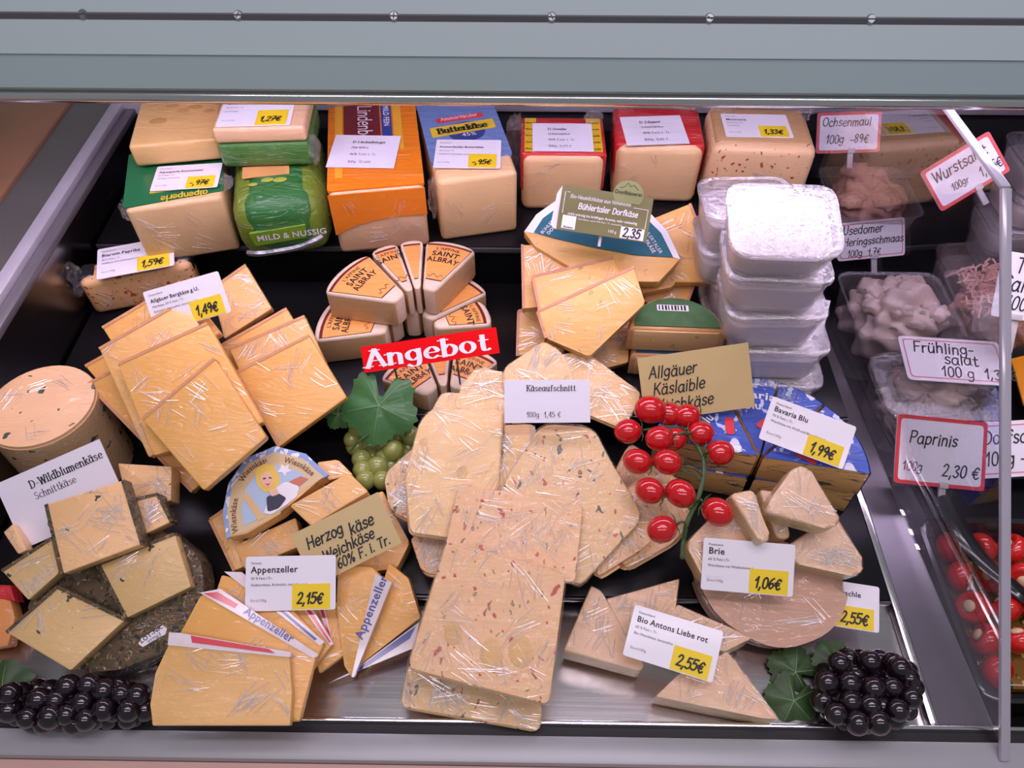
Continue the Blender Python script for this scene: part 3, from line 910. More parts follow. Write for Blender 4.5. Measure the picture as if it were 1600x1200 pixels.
# green pouch loaf and the cut block on it
B3 = Block(456, 408, ZC, 140, .092, .19, 12)
t = thing('green_loaf', 'plump loaf in shiny green plastic with silver clip seam', 'cheese', B3.o, 'wrapped loaves on the high step')
B3.body('body', lime_pack, t, bev=.030, seg=6)
box('green_bulge', B3.f, -B3.w / 2 + .012, B3.w / 2 - .012, -.003, .10, .012, B3.h + .0025, green_pack, t, bev=.026, seg=6)
ff = B3.front()
obj('lime_badge', prism_bm(rounded(ff.L([(-.038, .036), (.028, .040), (.030, .060), (-.042, .056)], .0050), .002), ff.z, .004), lime_print, t)
text_on(t, ff, [('S', 'MILD & NUSSIG', -.034, .0435, .0085, dict(bold=1))], white_print, 'lettering', .0056)
pts = smooth_path([ff.P(a, b, .002 - (.03 - math.sqrt(max(0, .0009 - max(0, .03 - b) ** 2))) - max(0, abs(a) - .035) * .5) for a, b in ((-.054, .012), (-.04, .017), (-.02, .020), (.005, .022), (.022, .026), (.036, .031), (.046, .033))], 4)
obj('silver_seam', tube_bm(pts, .0042, 6), plain('silver_foil', (0.42, 0.42, 0.44), 0.3, metal=0.7, noise=0.3, scale=120, bump=0.8), t)
box('paper_band', B3.f, -.042, .018, .060, .085, B3.h + .0026, B3.h + .0034, plain('apricot_print', (0.72, 0.36, 0.12), 0.5), t)
for a, b, r in ((-.01, .052, .008), (.006, .049, .009), (-.028, .045, .006)):
    bm = bmesh.new(); bmesh.ops.create_uvsphere(bm, u_segments=12, v_segments=6, radius=r)
    for v in bm.verts: v.co = B3.f.P(a + v.co.x, b + v.co.y * .6, B3.h + .003 + v.co.z * .08)
    obj('printed_nut', bm, plain('nut_print', (0.42, 0.45, 0.06), 0.4, coat=.5), t)
B4 = Block(420, 262, ZC + .0955, 140, .058, .10, 4)
t = thing('cut_loaf', 'cut cheese block in green film, pale cheese showing above the wrapper', 'cheese', B4.o)
B4.body('wrapper', cheese('green_film', (0.06, 0.24, 0.05), film=1.0, fscale=16), t, z1=.036, bev=.007)
B4.body('body', loaf_pink, t, z0=.0362, bev=.005, shrink=.001)
crumple('film_flap', B4.f.P(B4.w / 2 + .003, .01, .02), .018, 7, t, squash=(.5, .8, 1.2))
std('white price card 1.27 on the cut loaf in green film', 'Deutschland', 'Grünländer', '48 % Fett i. Tr.', 'Schnittkäse', '1,27€', 402, 172, ZC + .0955 + .0595, 114, .44, 0, 1, az=3)
# orange loaf
orange_print = cheese('orange_print', (0.86, 0.27, 0.015), film=0.25, fscale=5, dark=(0.80, 0.22, 0.01))
maroon = plain('maroon_print', (0.16, 0.015, 0.02), 0.4, coat=.4); blue_print = plain('blue_print', (0.03, 0.06, 0.28), 0.4, coat=.4)
B5 = Block(603, 391, ZC, 138, .098, .205, 9)
t = thing('orange_loaf', 'hard cheese loaf in bright orange wrapper, cut front showing', 'cheese', B5.o, 'wrapped loaves on the high step')
B5.body('body', loaf_pink, t, bev=.007)
ff = B5.front(); hw = B5.w / 2
bm = prism_bm(rounded(B5.f.L([(-hw - .0012, .004), (hw + .0012, .004), (hw + .0012, .203), (-hw - .0012, .203)], B5.h + .0014), .004), B5.f.z, .004)
arc = [(-hw - .001, .034), (-hw * .6, .046), (-hw * .1, .053), (hw * .5, .056), (hw + .001, .055), (hw + .001, .0965), (-hw - .001, .0965)]
prism_bm(ff.L(arc, .0016), ff.z, .0016, bm=bm)
obj('wrapper', bm, orange_print, t)
tp = B5.top()
box('maroon_panel', tp, -.040, .010, .085, .204, .0016, .0022, maroon, t)
box('blue_panel', tp, .012, .026, .085, .204, .0016, .0022, blue_print, t)
box('gold_stripe', tp, -.052, -.042, .030, .204, .0016, .0021, plain('amber_print', (0.85, 0.42, 0.03), .4, coat=.5), t)
box('gold_stripe', tp, .028, .040, .085, .204, .0016, .0021, MATS['amber_print'], t)
fs = Frame(tp.P(0, 0, 0), -tp.y, tp.x)
text_on(t, fs, [('T', 'Lindenberger', -.200, -.020, .019, dict(w=.09, slant=.1))], white_print, 'brand_lettering', .0026)
text_on(t, fs, [('S', 'MILD FEIN', -.195, .0155, .0075, dict(bold=1))], white_print, 'lettering', .0026)
roman('white paper price card for hard cheese on the orange loaf', 'D-Lindenberger', 'Hartkäse', '46% Fett i. Tr.', '100g  12,60€', 569, 236, ZC + .1015, 104, .50, 0, -2, s=.052, az=1)
# blue loaf
lightblue = cheese('sky_print', (0.19, 0.32, 0.80), film=0.35, fscale=6, dark=(0.13, 0.22, 0.46))
B6 = Block(750, 370, ZC, 120, .098, .20, 13)
hw = B6.w / 2
t = thing('blue_loaf', 'butter cheese loaf in pale blue printed wrapper with cut front', 'cheese', B6.o, 'wrapped loaves on the high step')
B6.body('body', loaf, t, bev=.007)
bm = prism_bm(rounded(B6.f.L([(-hw - .0012, .040), (hw * .2, .034), (hw + .0012, .040), (hw + .0012, .199), (-hw - .0012, .199)], B6.h + .0014), .003), B6.f.z, .004)
obj('wrapper', bm, lightblue, t)
tp = B6.top()
obj('emblem', prism_bm([tp.P(.004 + .026 * math.cos(a), .105 + .024 * math.sin(a), .0019) for a in [i * math.pi / 10 for i in range(20)]], tp.z, .0005), plain('navy_print', (0.035, 0.06, 0.24), .4), t)
obj('name_panel', prism_bm(rounded(tp.L([(-.044, .098), (.046, .106), (.045, .128), (-.045, .121)], .0026), .002), tp.z, .0008), gold_print, t)
obj('red_banner', prism_bm(rounded(tp.L([(-.032, .132), (.034, .136), (.033, .147), (-.033, .143)], .0026), .002), tp.z, .0008), red_rim, t)
text_on(t, tp.at(0, .112).spin(4), [('T', 'Butterkäse', 0, -.006, .0125, dict(w=.1, serif=.24, align=.5))], ink, 'brand_lettering', .0032)
text_on(t, tp.at(0, .139).spin(3), [('T', 'Ammerländer', 0, -.003, .008, dict(w=.1, align=.5)), ('S', '45%', .004, -.048, .008, dict(align=.5))], white_print, 'lettering', .0032)
crumple('film_flap', B6.f.P(-hw - .004, .02, B6.h * .6), .022, 9, t, squash=(.35, .9, 1.5))
std('white price card 95 cents on the pale blue loaf', 'Deutschland', 'Ammerländer Butterkäse', '45 % Fett i.Tr.', 'Halbfester Schnittkäse, pasteurisiert', '-,95€', 731, 240, ZC + .1015, 103, .43, 0, -5, nsize=.042, az=5)
# gouda, edamer, mexicana
yellow_print = plain('yellow_print', (0.78, 0.50, 0.02), .4, coat=.5, noise=.05)
scarlet = cheese('scarlet_wax', (0.62, 0.02, 0.03), film=0.7, fscale=8)
B7 = Block(876, 331, ZC, 124, .092, .095, 0)
hw = B7.w / 2
t = thing('gouda_loaf', 'pale gouda piece with yellow and red printed rind, in crumpled film', 'cheese', B7.o, 'wrapped loaves on the high step')
B7.body('body', loaf, t, bev=.012, seg=4)
box('red_rind', B7.f, -hw - .0015, hw + .0015, .004, .096, .030, B7.h + .001, scarlet, t, bev=.006, seg=3)
tp = B7.top()
for x0, x1 in ((-hw + .004, -hw + .020), (hw - .024, hw - .004)):
    p = box('yellow_print', tp, x0, x1, .008, .09, .0011, .0018, yellow_print, t)
    text_on(p, tp, [('S', 'Gouda', x0 + .001, y, .004, dict(bold=1)) for y in (.012, .028, .044, .06, .076)], ink, 'lettering', .0022)
crumple('film_twist', B7.f.P(-hw - .008, .07, B7.h * .75), .030, 11, t, squash=(.5, .8, 1.4))
crumple('film_twist', B7.f.P(hw - .014, .085, B7.h + .004), .014, 12, t)
roman('white paper price card on the gouda piece', 'D-Gouda', 'Schnittkäse', '48% Fett i. Tr.', '100g  0,89 €', 879, 214, ZC + .0945, 94, .46, 0, 0, s=.058, x=-.24)
B8 = Block(1018, 319, ZC, 130, .094, .10, -2)
hw = B8.w / 2
t = thing('edamer_loaf', 'pale edam piece with bright red rind in shiny film', 'cheese', B8.o, 'wrapped loaves on the high step')
B8.body('body', loaf, t, bev=.013, seg=4)
box('red_rind', B8.f, -hw - .0015, hw + .0015, .005, .102, .040, B8.h + .0012, scarlet, t, bev=.008, seg=3)
crumple('film_twist', B8.f.P(-hw + .016, .095, B8.h + .006), .015, 13, t)
crumple('film_twist', B8.f.P(hw - .018, .100, B8.h + .006), .016, 14, t)
roman('white paper price card on the red edam piece', 'D-Edamer', 'Schnittkäse', '40% Fett i. Tr.', '100g  0,86 €', 1022, 203, ZC + .0968, 96, .48, 0, 4, s=.058, x=-.2)
mex = cheese('mexicana', (0.84, 0.62, 0.42), spots=[((0.42, 0.08, 0.03), 105, .15), ((0.30, 0.16, 0.07), 90, .10)], film=0.3, fscale=8)
B9 = Block(1168, 333, ZC, 152, .105, .10, -3)
hw = B9.w / 2
t = thing('spiced_loaf', 'tall pale cheese block flecked with red chilli in clear film', 'cheese', B9.o, 'wrapped loaves on the high step')
B9.body('body', mex, t, bev=.012, seg=4)
box('rind', B9.f, -hw + .004, hw - .004, .012, .101, B9.h - .012, B9.h + .0012, cheese('brown_mottled_rind', (0.58, 0.40, 0.22), spots=[((0.25, 0.12, 0.05), 45, .16)], film=.5), t, bev=.008, seg=3)
crumple('film_twist', B9.f.P(-hw + .018, .095, B9.h + .006), .018, 15, t)
crumple('film_twist', B9.f.P(hw - .008, .1, B9.h + .004), .020, 16, t)
std('white price card 1.33 on the chilli flecked block', 'Dänemark', 'Mexicana', '50 % Fett i. Tr.', 'Schnittkäse', '1,33€', 1182, 196, ZC + .1075, 104, .36, 0, -1)

# ================================================================== paprika loaf
pap = cheese('paprika_cheese', (0.84, 0.56, 0.32), spots=[((0.50, 0.07, 0.02), 95, .19), ((0.45, 0.10, 0.03), 150, .15)], film=0.4, fscale=9)
B10 = Block(235, 478, ZB, 160, .058, .040, 17)
hw = B10.w / 2
t = thing('paprika_loaf', 'peach coloured cheese block with paprika flecks in clear film, black end bands', 'cheese', B10.o)
B10.body('body', pap, t, bev=.009, seg=4)
blk_foil = plain('black_foil', (0.02, 0.02, 0.025), .25, coat=.8, noise=.2, bump=.4)
for x0, x1 in ((-hw - .001, -hw + .022), (hw - .034, hw + .001)):
    box('black_band', B10.f, x0, x1, .008, .0412, B10.h - .026, B10.h + .0015, blk_foil, t, bev=.007, seg=3)
crumple('film_twist', B10.f.P(-hw - .008, .02, B10.h - .008), .022, 21, t, squash=(.6, .8, 1.3))
crumple('film_twist', B10.f.P(hw - .012, .030, B10.h - .004), .016, 22, t, squash=(1.2, .7, .6))
std('white price card 1.59 on the paprika flecked cheese block', 'Deutschland', 'Biarom Paprika', '45 % Fett i. Tr.', 'Halbfeste Schnittkäsezubereitung, lactosefrei', '1,59€', 212, 402, ZB + .0680, 122, .38, 4, 9, az=8)

# ================================================================== mountain cheese slabs, left pile and right pile
G = 'mountain cheese slabs piled on the middle step'
PL = Pile(318, 768, ZA + .024, 27, 8)
LB = 'amber mountain cheese slab in cling film, leaning pile below the bergkäse card'
def bslab(pile, poly, k, label=LB, mat=berg, rind=(0,), th=.0145):
    return slab('cheese_slab', label, 'cheese', pile, poly, k * .016, th, mat, G, r=.003, rind=list(rind), creases=26 if mat is berg2 else 12)
bslab(PL, [(133, 572), (262, 500), (400, 680), (290, 755)], 1, 'low mountain cheese slab with rind sticking out under the left pile')
bslab(PL, [(137, 600), (240, 545), (390, 690), (300, 768)], 2, 'second mountain cheese slab sticking out under the left pile', rind=(0, 3))
bslab(PL, [(160, 512), (282, 440), (345, 520), (215, 600)], 2.9 + .1, 'mountain cheese slab behind the card, resting at the back of the left pile', th=.014)
bslab(PL, [(155, 545), (287, 470), (385, 625), (232, 715)], 4, 'glossy film-wrinkled mountain cheese slab third from the top of the left pile', berg2)
bslab(PL, [(184, 569), (324, 505), (412, 660), (240, 712)], 5, 'mountain cheese slab directly under the topmost of the left pile')
bslab(PL, [(222, 655), (335, 560), (416, 683), (318, 767)], 6, 'topmost smooth mountain cheese slab of the left pile with slanted rind')
PR = Pile(435, 697, ZA + .030, 29, 6)
bslab(PR, [(330, 452), (384, 414), (425, 482), (350, 530)], 1, 'wrinkly wrapped mountain cheese slab at the back behind the price card', berg2)
bslab(PR, [(345, 540), (448, 482), (500, 570), (395, 640)], 2, 'lowest slab of the right mountain cheese pile')
bslab(PR, [(358, 545), (476, 494), (520, 590), (410, 660)], 3, 'middle slab of the right mountain cheese pile', berg2)
bslab(PR, [(370, 581), (483, 524), (542, 621), (436, 698)], 4, 'top square slab of the right mountain cheese pile in streaky film', rind=(0, 3))
std('white price card 1.49 standing among the mountain cheese slabs', 'Deutschland', 'Allgäuer Bergkäse g.U.', 'Hartkäse, 50 % Fett i. Tr.', 'Rohmilch, lactosefrei, tierisches Lab', '1,49€', 292, 472, 1.000, 122, .55, 48, 16, nsize=.045)

# ================================================================== soft orange-label cheese cut like a flower
G = 'white-rinded soft cheese wedges cut like petals'
bloom = cheese('bloomy_rind', (0.80, 0.72, 0.66), film=.35, dark=(0.62, 0.50, 0.40), rough=.7, fscale=14)
paste = cheese('soft_paste', (0.60, 0.42, 0.24), film=.35, dark=(0.50, 0.33, 0.18), fscale=12)
apricot = cheese('apricot_label', (0.84, 0.42, 0.12), film=.3, fscale=8, dark=(0.78, 0.34, 0.09))
def petal(c, r0, r1, a0, a1, h, label, words=True, lift=0.0, tilt=0):
    """annular wedge about centre c (at its base)"""
    a0, a1 = rad(a0), rad(a1)
    k = max(4, int((a1 - a0) / .09))
    A = [a0 + (a1 - a0) * i / k for i in range(k + 1)]
    g = .0025
    f = Frame(V(c) + V((0, 0, lift)), (1, 0, 0), (0, 1, 0))
    def P(r, a, z): return f.P(r * math.cos(a), r * math.sin(a), z)
    mid = (a0 + a1) / 2
    t = thing('soft_cheese_wedge', label, 'cheese', P((r0 + r1) / 2, mid, 0), G)
    loop = [P(r1 - .004 * abs(2 * i / k - 1) ** 4, a, h) for i, a in enumerate(A)] + [P(r0 + .001, a1, h), P(r0 + .001, a0, h)]
    loop = [p + (P((r0 + r1) / 2, mid, h) - p).normalized() * g for p in loop]
    bm = prism_bm(ccw(rounded(loop, .006, 2), V((0, 0, 1))), V((0, 0, 1)), h, 0)
    bmesh.ops.recalc_face_normals(bm, faces=bm.faces[:])
    for fc in bm.faces:     # cut faces show the paste, the rest the rind
        nn = fc.normal
        cm = fc.calc_center_median() - f.o
        rr = V((cm.x, cm.y, 0)).normalized()
        fc.material_index = 1 if abs(nn.z) < .3 and abs(nn.dot(rr)) < .55 else 0
    es = [e for e in bm.edges if abs(e.verts[0].co.z - e.verts[1].co.z) < 1e-5]
    bmesh.ops.bevel(bm, geom=es, offset=.004, segments=3, affect='EDGES', profile=.5, clamp_overlap=True)
    obj('body', bm, [bloom, paste], t)
    rl0, rl1 = r0 + .022, r1 - .010
    inset = .004
    def sector(ra, rb, z, ia, extra=0):
        return [P(rb, a0 + ia / rb + (a1 - a0 - 2 * ia / rb) * i / k, z) for i in range(k + 1)] + [P(ra, a1 - ia / ra - (a1 - a0) * 0.02, z), P(ra, a0 + ia / ra + (a1 - a0) * .02, z)]
    if a1 - a0 > .25:
        obj('label_rim', prism_bm(ccw(sector(rl0 - .001, rl1, h + .0007, inset), V((0, 0, 1))), (0, 0, 1), .0008), maroon, t)
        obj('label', prism_bm(ccw(sector(rl0, rl1 - .004, h + .0012, inset), V((0, 0, 1))), (0, 0, 1), .0006), apricot, t)
        if words:
            bm = bmesh.new()
            def bend(x, y, cz):   # run the words along the arc, read from inside
                aa = mid - x / (rl1 - .02)
                return P(rl1 - .02 + y, aa, h + .0016)
            half = (a1 - a0) * .5 * (rl1 - .02)
            sans_text(bm, "L'AFFINE", f, 0, .0075, .005, align=.5, curve=bend)
            sans_text(bm, 'SAINT', f, 0, -.004, .0085, bold=1, align=.5, curve=bend)
            if half > .02: sans_text(bm, 'ALBRAY', f, 0, -.0155, .0085, bold=1, align=.5, curve=bend)
            text_obj('lettering', bm, ink, t)
            obj('scroll', tube_bm(smooth_path([P(rl0 + .006 + .003 * math.sin(i * 2.1), mid + (i - 3) * .06, h + .0012) for i in range(7)], 4), .0005, 5), red_strip, t)
    return t
RO, RI, HH = .127, .028, .044
c_up = W(656, 478, ZB + .090); up = V((c_up.x, c_up.y, ZB + .0455))
c_lo = W(641, 516, ZB + .045); lo = V((c_lo.x, c_lo.y, ZB + .0005))
c_fr = W(696, 622, ZB + .040); fro = V((c_fr.x, c_fr.y, ZA + .026))
for a0, a1, wds, lb in ((128, 170, 1, 'upper tier soft cheese petal with orange label, its tan cut face along the front left'), (109, 127, 1, 'narrow soft cheese petal beside the broad left one in the upper tier'),
                    (93, 108, 0, 'narrowest soft cheese petal in the middle of the upper tier'), (58, 92, 1, 'upper tier soft cheese petal at the right end with tan cut face')):
    petal(up, RI, RO, a0, a1, HH, lb, wds)
for a0, a1, lb in ((150, 190, 'lower tier soft cheese petal sticking out towards the mountain cheese'), (112, 149, 'soft cheese petal supporting the left of the upper tier'), (74, 111, 'soft cheese petal supporting the middle of the upper tier'),
                   (36, 73, 'soft cheese petal supporting the right of the upper tier'), (6, 35, 'lower tier soft cheese petal sticking out towards the village cheese')):
    petal(lo, RI, RO * (.97 if a0 > 30 else .84), a0, a1, HH, lb, a0 in (150, 6))
for a0, a1, wds, lb in ((112, 158, 1, 'front soft cheese petal with broad tan cut face above the vine leaf'), (90, 111, 0, 'narrow front soft cheese petal under the red offer sign'), (46, 88, 1, 'front soft cheese petal under the right end of the red offer sign')):
    petal(fro, RI * .8, RO * .74, a0, a1, HH, lb, wds)
t, f, w, h = card('offer_sign', 'red sign reading Angebot in white serif letters above soft cheeses', 672, 547, 0.945, 214, .19, 42, 9,
    [('T', 'Angebot', -.47, -.32, .122, white_print, dict(w=.06, serif=.19, space=.11, sx=1.66))], mat=red_sign, corner=0, cat='sign', th=.002)
for dx in (-.28, .18):
    a = f.P(dx * w, -h / 2 + .003, -.004); b = V((a.x + .004, a.y - .006, ZB + .004))
    obj('prong', tube_bm([a, b], .0012, 6), steel_edge, t)

# ================================================================== village cheese pile on the right
G = 'village cheese pieces piled behind the sliced cheese'
PD = Pile(930, 560, ZB + .012, 27, -4)
def dslab(poly, k, label, mat=dorf, rind=(0,), th=.0163, pile=None):
    return slab('cheese_slab', label, 'cheese', pile or PD, poly, k * .018, th, mat, G, r=.003, rind=list(rind), rmat=cheese('pink_rind', (0.60, 0.30, 0.20), film=.5), creases=26 if mat is berg2 else 8)
dslab([(810, 486), (872, 470), (882, 552), (808, 556)], 1, 'bottom left wedge of village cheese under the pile', rind=(0, 3))
dslab([(905, 540), (985, 480), (982, 566), (930, 580)], 1, 'bottom film-wrapped village cheese piece in front of the pile', berg2)
dslab([(1020, 400), (1090, 430), (1072, 478), (1005, 470)], 1, 'bottom right village cheese piece under the labelled wedge', rind=(1, 2))
dslab([(1078, 318), (1126, 441), (1042, 441), (1010, 345)], 2, 'large bare yellow village cheese wedge leaning at the back right', rind=(0,))
dslab([(816, 382), (984, 386), (968, 470), (818, 482)], 3, 'film-wrinkled village cheese slab with rind on its left end', berg2, rind=(3,))
tw = dslab([(832, 360), (900, 335), (1000, 350), (1070, 402), (1052, 448), (950, 470), (835, 405)], 2, 'village cheese half moon carrying the teal arc label', rind=())
pts_out = [(819, 362), (838, 335), (868, 314), (910, 303), (960, 306), (1008, 325), (1042, 360), (1063, 405)]
PD2 = Pile(930, 380, ZB + .125, 22, -4)
lw_ = thing('labelled_wedge', 'cheese wedge under a teal and white arc label, behind the olive sign', 'cheese', PD2.pt(930, 380, -.02), G)
poly = pts_out + [(1030, 440), (930, 440), (836, 385)]
obj('body', prism_bm(ccw(PD2.loop(poly, 0), PD2.f.z), PD2.f.z, .016, .001), dorf, lw_)
obj('label_edge', prism_bm(ccw(PD2.loop(pts_out + [(1052, 402), (940, 382), (832, 364)], .0009), PD2.f.z), PD2.f.z, .0008), white_print, lw_)
inn = [(834, 363), (848, 341), (874, 322), (912, 311), (957, 314), (1001, 332), (1033, 364), (1052, 402)]
teal = plain('teal_print', (0.03, 0.15, 0.20), .6, noise=.06, spec=.2)
obj('teal_label', prism_bm(ccw(PD2.loop(inn + [(990, 398), (935, 388), (870, 373)], .0015), PD2.f.z), PD2.f.z, .0006), teal, lw_)
fl = tilt_frame(PD2.pt(1014, 376, .0016), 22, -4).spin(-58)
text_on(lw_, fl, [('S', 'BÜHLERTALER', 0, .002, .0046, dict(align=.5)), ('S', 'DORFKÄSE', 0, -.005, .0046, dict(align=.5, bold=1))], white_print, 'lettering', .0004)
fl = tilt_frame(PD2.pt(866, 350, .0016), 22, -4).spin(54)
text_on(lw_, fl, [('S', 'BÜHLERTALER', 0, .002, .0042, dict(align=.5)), ('S', 'DORFKÄSE', 0, -.0045, .0042, dict(align=.5, bold=1))], white_print, 'lettering', .0004)
dslab([(832, 432), (958, 403), (985, 455), (850, 520)], 4, 'village cheese slab second from the top with pale rind edge', rind=(0, 3))
dslab([(840, 487), (991, 417), (1008, 474), (921, 557), (853, 528)], 5, 'topmost village cheese slab with small holes and thick rind edge', rind=(0, 4))
t, f, w, h = card('olive_sign', 'olive green card sign for village cheese with white lettering and 2,35 price', 945, 334, 1.045, 143, .49, 48, -8,
    [('H', 'Bio-Heumilchkäse aus Hohenlohe', -.40, .24, .040, white_print, dict(w=.10, slant=.12)),
     ('H', 'Bühlertaler Dorfkäse', -.30, .02, .062, white_print, dict(w=.15, slant=.12)),
     ('S', 'mild-würzig bis kräftiges Aroma, sehr vielseitig', -.40, -.14, .026, white_print, dict(bold=1)),
     ('S', 'Schnittkäse, mind. 45% Fett i. Tr., lactosefrei', -.28, -.22, .018, white_print, {}),
     ('S', '100 g', .06, -.40, .030, white_print, {}),
     ('R', -.45, -.46, -.30, -.16, white_print), ('R', .20, -.48, .46, -.22, white_print),
     ('P', '2,35', .225, -.44, .095, ink, dict(w=.17, slant=.12))], mat=olive, corner=0, cat='sign', th=.004)
text_on(t, f, [('S', 'Bioland', -.375 * w, -.44 * h, .022 * w, dict(align=.5, bold=1))], ink, 'lettering', .001)
obj('side_flap', prism_bm(f.L([(-w / 2 - .007, -h / 2 + .004), (-w / 2, -h / 2), (-w / 2, h / 2), (-w / 2 - .005, h / 2 - .01)], -.003), f.z, .001), paper_card, t)
obj('round_emblem', prism_bm([f.P(.22 * w + .0175 * math.cos(a), h / 2 + .0175 * math.sin(a) * .9, .0008) for a in [i * math.pi / 14 for i in range(-3, 18)]], f.z, .002), plain('olive_emblem', (0.22, 0.24, 0.08), .5), t)
text_on(t, f, [('S', 'Dorfkäserei', .22 * w, h / 2 - .0005, .0042, dict(align=.5, bold=1))], ink, 'emblem_lettering', .0013)
obj('emblem_hills', tube_bm([f.P(.22 * w + a, h / 2 + b, .001) for a, b in ((-.011, .006), (-.006, .008), (-.002, .013), (.001, .009), (.005, .011), (.011, .006))], .00035, 4), ink, t)
obj('frame_line', tube_bm([f.P(a * w, b * h, .0004) for a, b in ((-.41, .36), (-.46, .36), (-.46, -.12))], .0004, 4), white_print, t)
obj('frame_line', tube_bm([f.P(a * w, b * h, .0004) for a, b in ((.30, .22), (.46, .22), (.46, -.20))], .0004, 4), white_print, t)
obj('prop', tube_bm([f.P(0, -h / 2 + .004, -.006), f.P(0, -h / 2 - .012, -.006)], .002, 6), stake_mat, t)
# small half rounds
wash = cheese('washed_rind', (0.72, 0.42, 0.20), film=.6)
brie_in = cheese('soft_inside', (0.82, 0.60, 0.32), spots=[((0.55, 0.35, 0.15), 45, .10)], film=.4)
def half_round(cx, cy, z, r, h, az, label, cap):
    p = W(cx, cy, z); f = tilt_frame(p, 0, az)
    t = thing('half_cheese', label, 'cheese', p, 'small half rounds beside the curd tubs')
    k = 16
    loop = [f.P(r * math.cos(math.pi * i / k), r * math.sin(math.pi * i / k), h) for i in range(k + 1)]
    obj('rind', prism_bm(ccw(loop, f.z), f.z, h, .007, 3), wash, t)
    box('cut_face', f, -r + .006, r - .006, -.0012, .004, .004, h - .004, brie_in, t, bev=.0035, seg=2)
    loop2 = [f.P(r * .88 * math.cos(math.pi * i / k), .004 + r * .84 * math.sin(math.pi * i / k), h + .0008) for i in range(k + 1)]
    obj('label', prism_bm(ccw(loop2, f.z), f.z, .0009), cap, t)
    return t, f
green_lab = plain('green_label', (0.07, 0.16, 0.06), .4, coat=.6, noise=.4, scale=70)
t, f = half_round(1050, 590, ZB + .0005, .057, .040, -2, 'half round soft cheese with blue label, under the green labelled half round', plain('bluegreen_label', (0.05, 0.16, 0.36), .4, coat=.6, noise=.5, scale=60))
t, f = half_round(1050, 552, ZB + .0415, .058, .042, -2, 'half round soft cheese with green barcode label lying on another half', green_lab)
box('barcode', f, -.022, .016, .030, .040, .0428, .0433, white_print, t)
for i in range(9): box('bar', f, -.020 + i * .0038, -.0185 + i * .0038 + (i % 3) * .0005, .031, .039, .0434, .0436, ink, t)
crumple('film_twist', f.P(.060, .012, .02), .013, 31, t)

# ================================================================== curd tubs
def tub(c, w, d, h, yaw, label, tilt=0, grp='lidded curd tubs beside the divider'):
    f = tilt_frame(c, tilt, yaw)
    t = thing('curd_tub', label, 'tub', c, grp)
    def ring(s, z): return rounded(f.L([(-w / 2 * s, -d / 2 * s), (w / 2 * s, -d / 2 * s), (w / 2 * s, d / 2 * s), (-w / 2 * s, d / 2 * s)], z), .018, 4)
    bm = bmesh.new()
    rs = [[bm.verts.new(p) for p in ring(s, z)] for s, z in ((.80, 0), (.84, .002), (.95, h - .009), (.95, h - .006))]
    for a, b in zip(rs, rs[1:]):
        for i in range(len(a)):
            j = (i + 1) % len(a); bm.faces.new((a[i], a[j], b[j], b[i]))
    bm.faces.new(rs[0])
    obj('cup', bm, tub_clear, t)
    bm = bmesh.new()
    rnd = random.Random(int(c[2] * 1e4))
    top = ring(.90, h - .014 - rnd.random() * .004)
    prism_bm(ccw(top, f.z), f.z, h - .020, .004, 2, bm=bm, taper=-.10)
    obj('curd', bm, curd, t)
    lid = obj('lid', prism_bm(ccw(ring(1.0, h), f.z), f.z, .0055, .0018, 2), lid_clear, t)
    bm = bmesh.new()
    a, b = ring(.93, h + .0022), ring(.87, h + .0002)
    o = ring(.99, h + .0005)
    va, vb, vo = [[bm.verts.new(p) for p in q] for q in (a, b, o)]
    for i in range(len(a)):
        j = (i + 1) % len(a)
        bm.faces.new((va[i], va[j], vb[j], vb[i])); bm.faces.new((vo[i], vo[j], va[j], va[i]))
    obj('lid_ridge', bm, lid_clear, lid)
    return t, f
TW, TD, TH = .112, .088, .0505
ords = ['lowest', 'second', 'third', 'fourth', 'topmost']
for k, (px, py, z) in enumerate(((1206, 562, .9105), (1213, 510, .962), (1206, 456, 1.0135), (1212, 398, 1.065))):
    c = W(px, py, z); z0 = ZB + .0005 + k * .0515
    tub((c.x, c.y, z0), TW, TD, TH, -3 + (k % 3) * 2, ords[k] + ' clear tub of white curd in the stack behind the curd price card')
    tub((c.x - .016 + (k % 2) * .006, c.y + .098, z0), TW * .98, TD * .9, TH, 2, ords[k] + ' clear curd tub of the stack hidden behind the carded stack')
c = W(1226, 342, 1.119)
ft = tilt_frame((0, 0, 0), 15, -2)
tub(V((c.x, c.y, 1.119)) - ft.z * TH, TW, TD, TH, -2, 'topmost tilted curd tub whose lid glares with reflected tube light', tilt=15)
roman('white paper price card leaning on the stack of curd tubs', 'D-Landfrischkäse', 'Frischkäsezubereitung', 'ca. 70% Fett i. Tr.', '100g  1,23€', 1219, 490, 0.972, 145, .40, 58, -6, s=.052, x=-.27)

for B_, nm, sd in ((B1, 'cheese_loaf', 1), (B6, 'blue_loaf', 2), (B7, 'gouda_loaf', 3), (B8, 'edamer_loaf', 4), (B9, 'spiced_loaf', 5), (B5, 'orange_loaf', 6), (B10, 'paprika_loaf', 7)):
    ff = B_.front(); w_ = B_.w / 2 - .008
    film_creases(bpy.data.objects[nm], ff.L([(-w_, .008), (w_, .008), (w_, B_.h - .01), (-w_, B_.h - .01)], .0005 if nm != 'orange_loaf' else .002), ff.z, 7, sd, rad_=.0002)
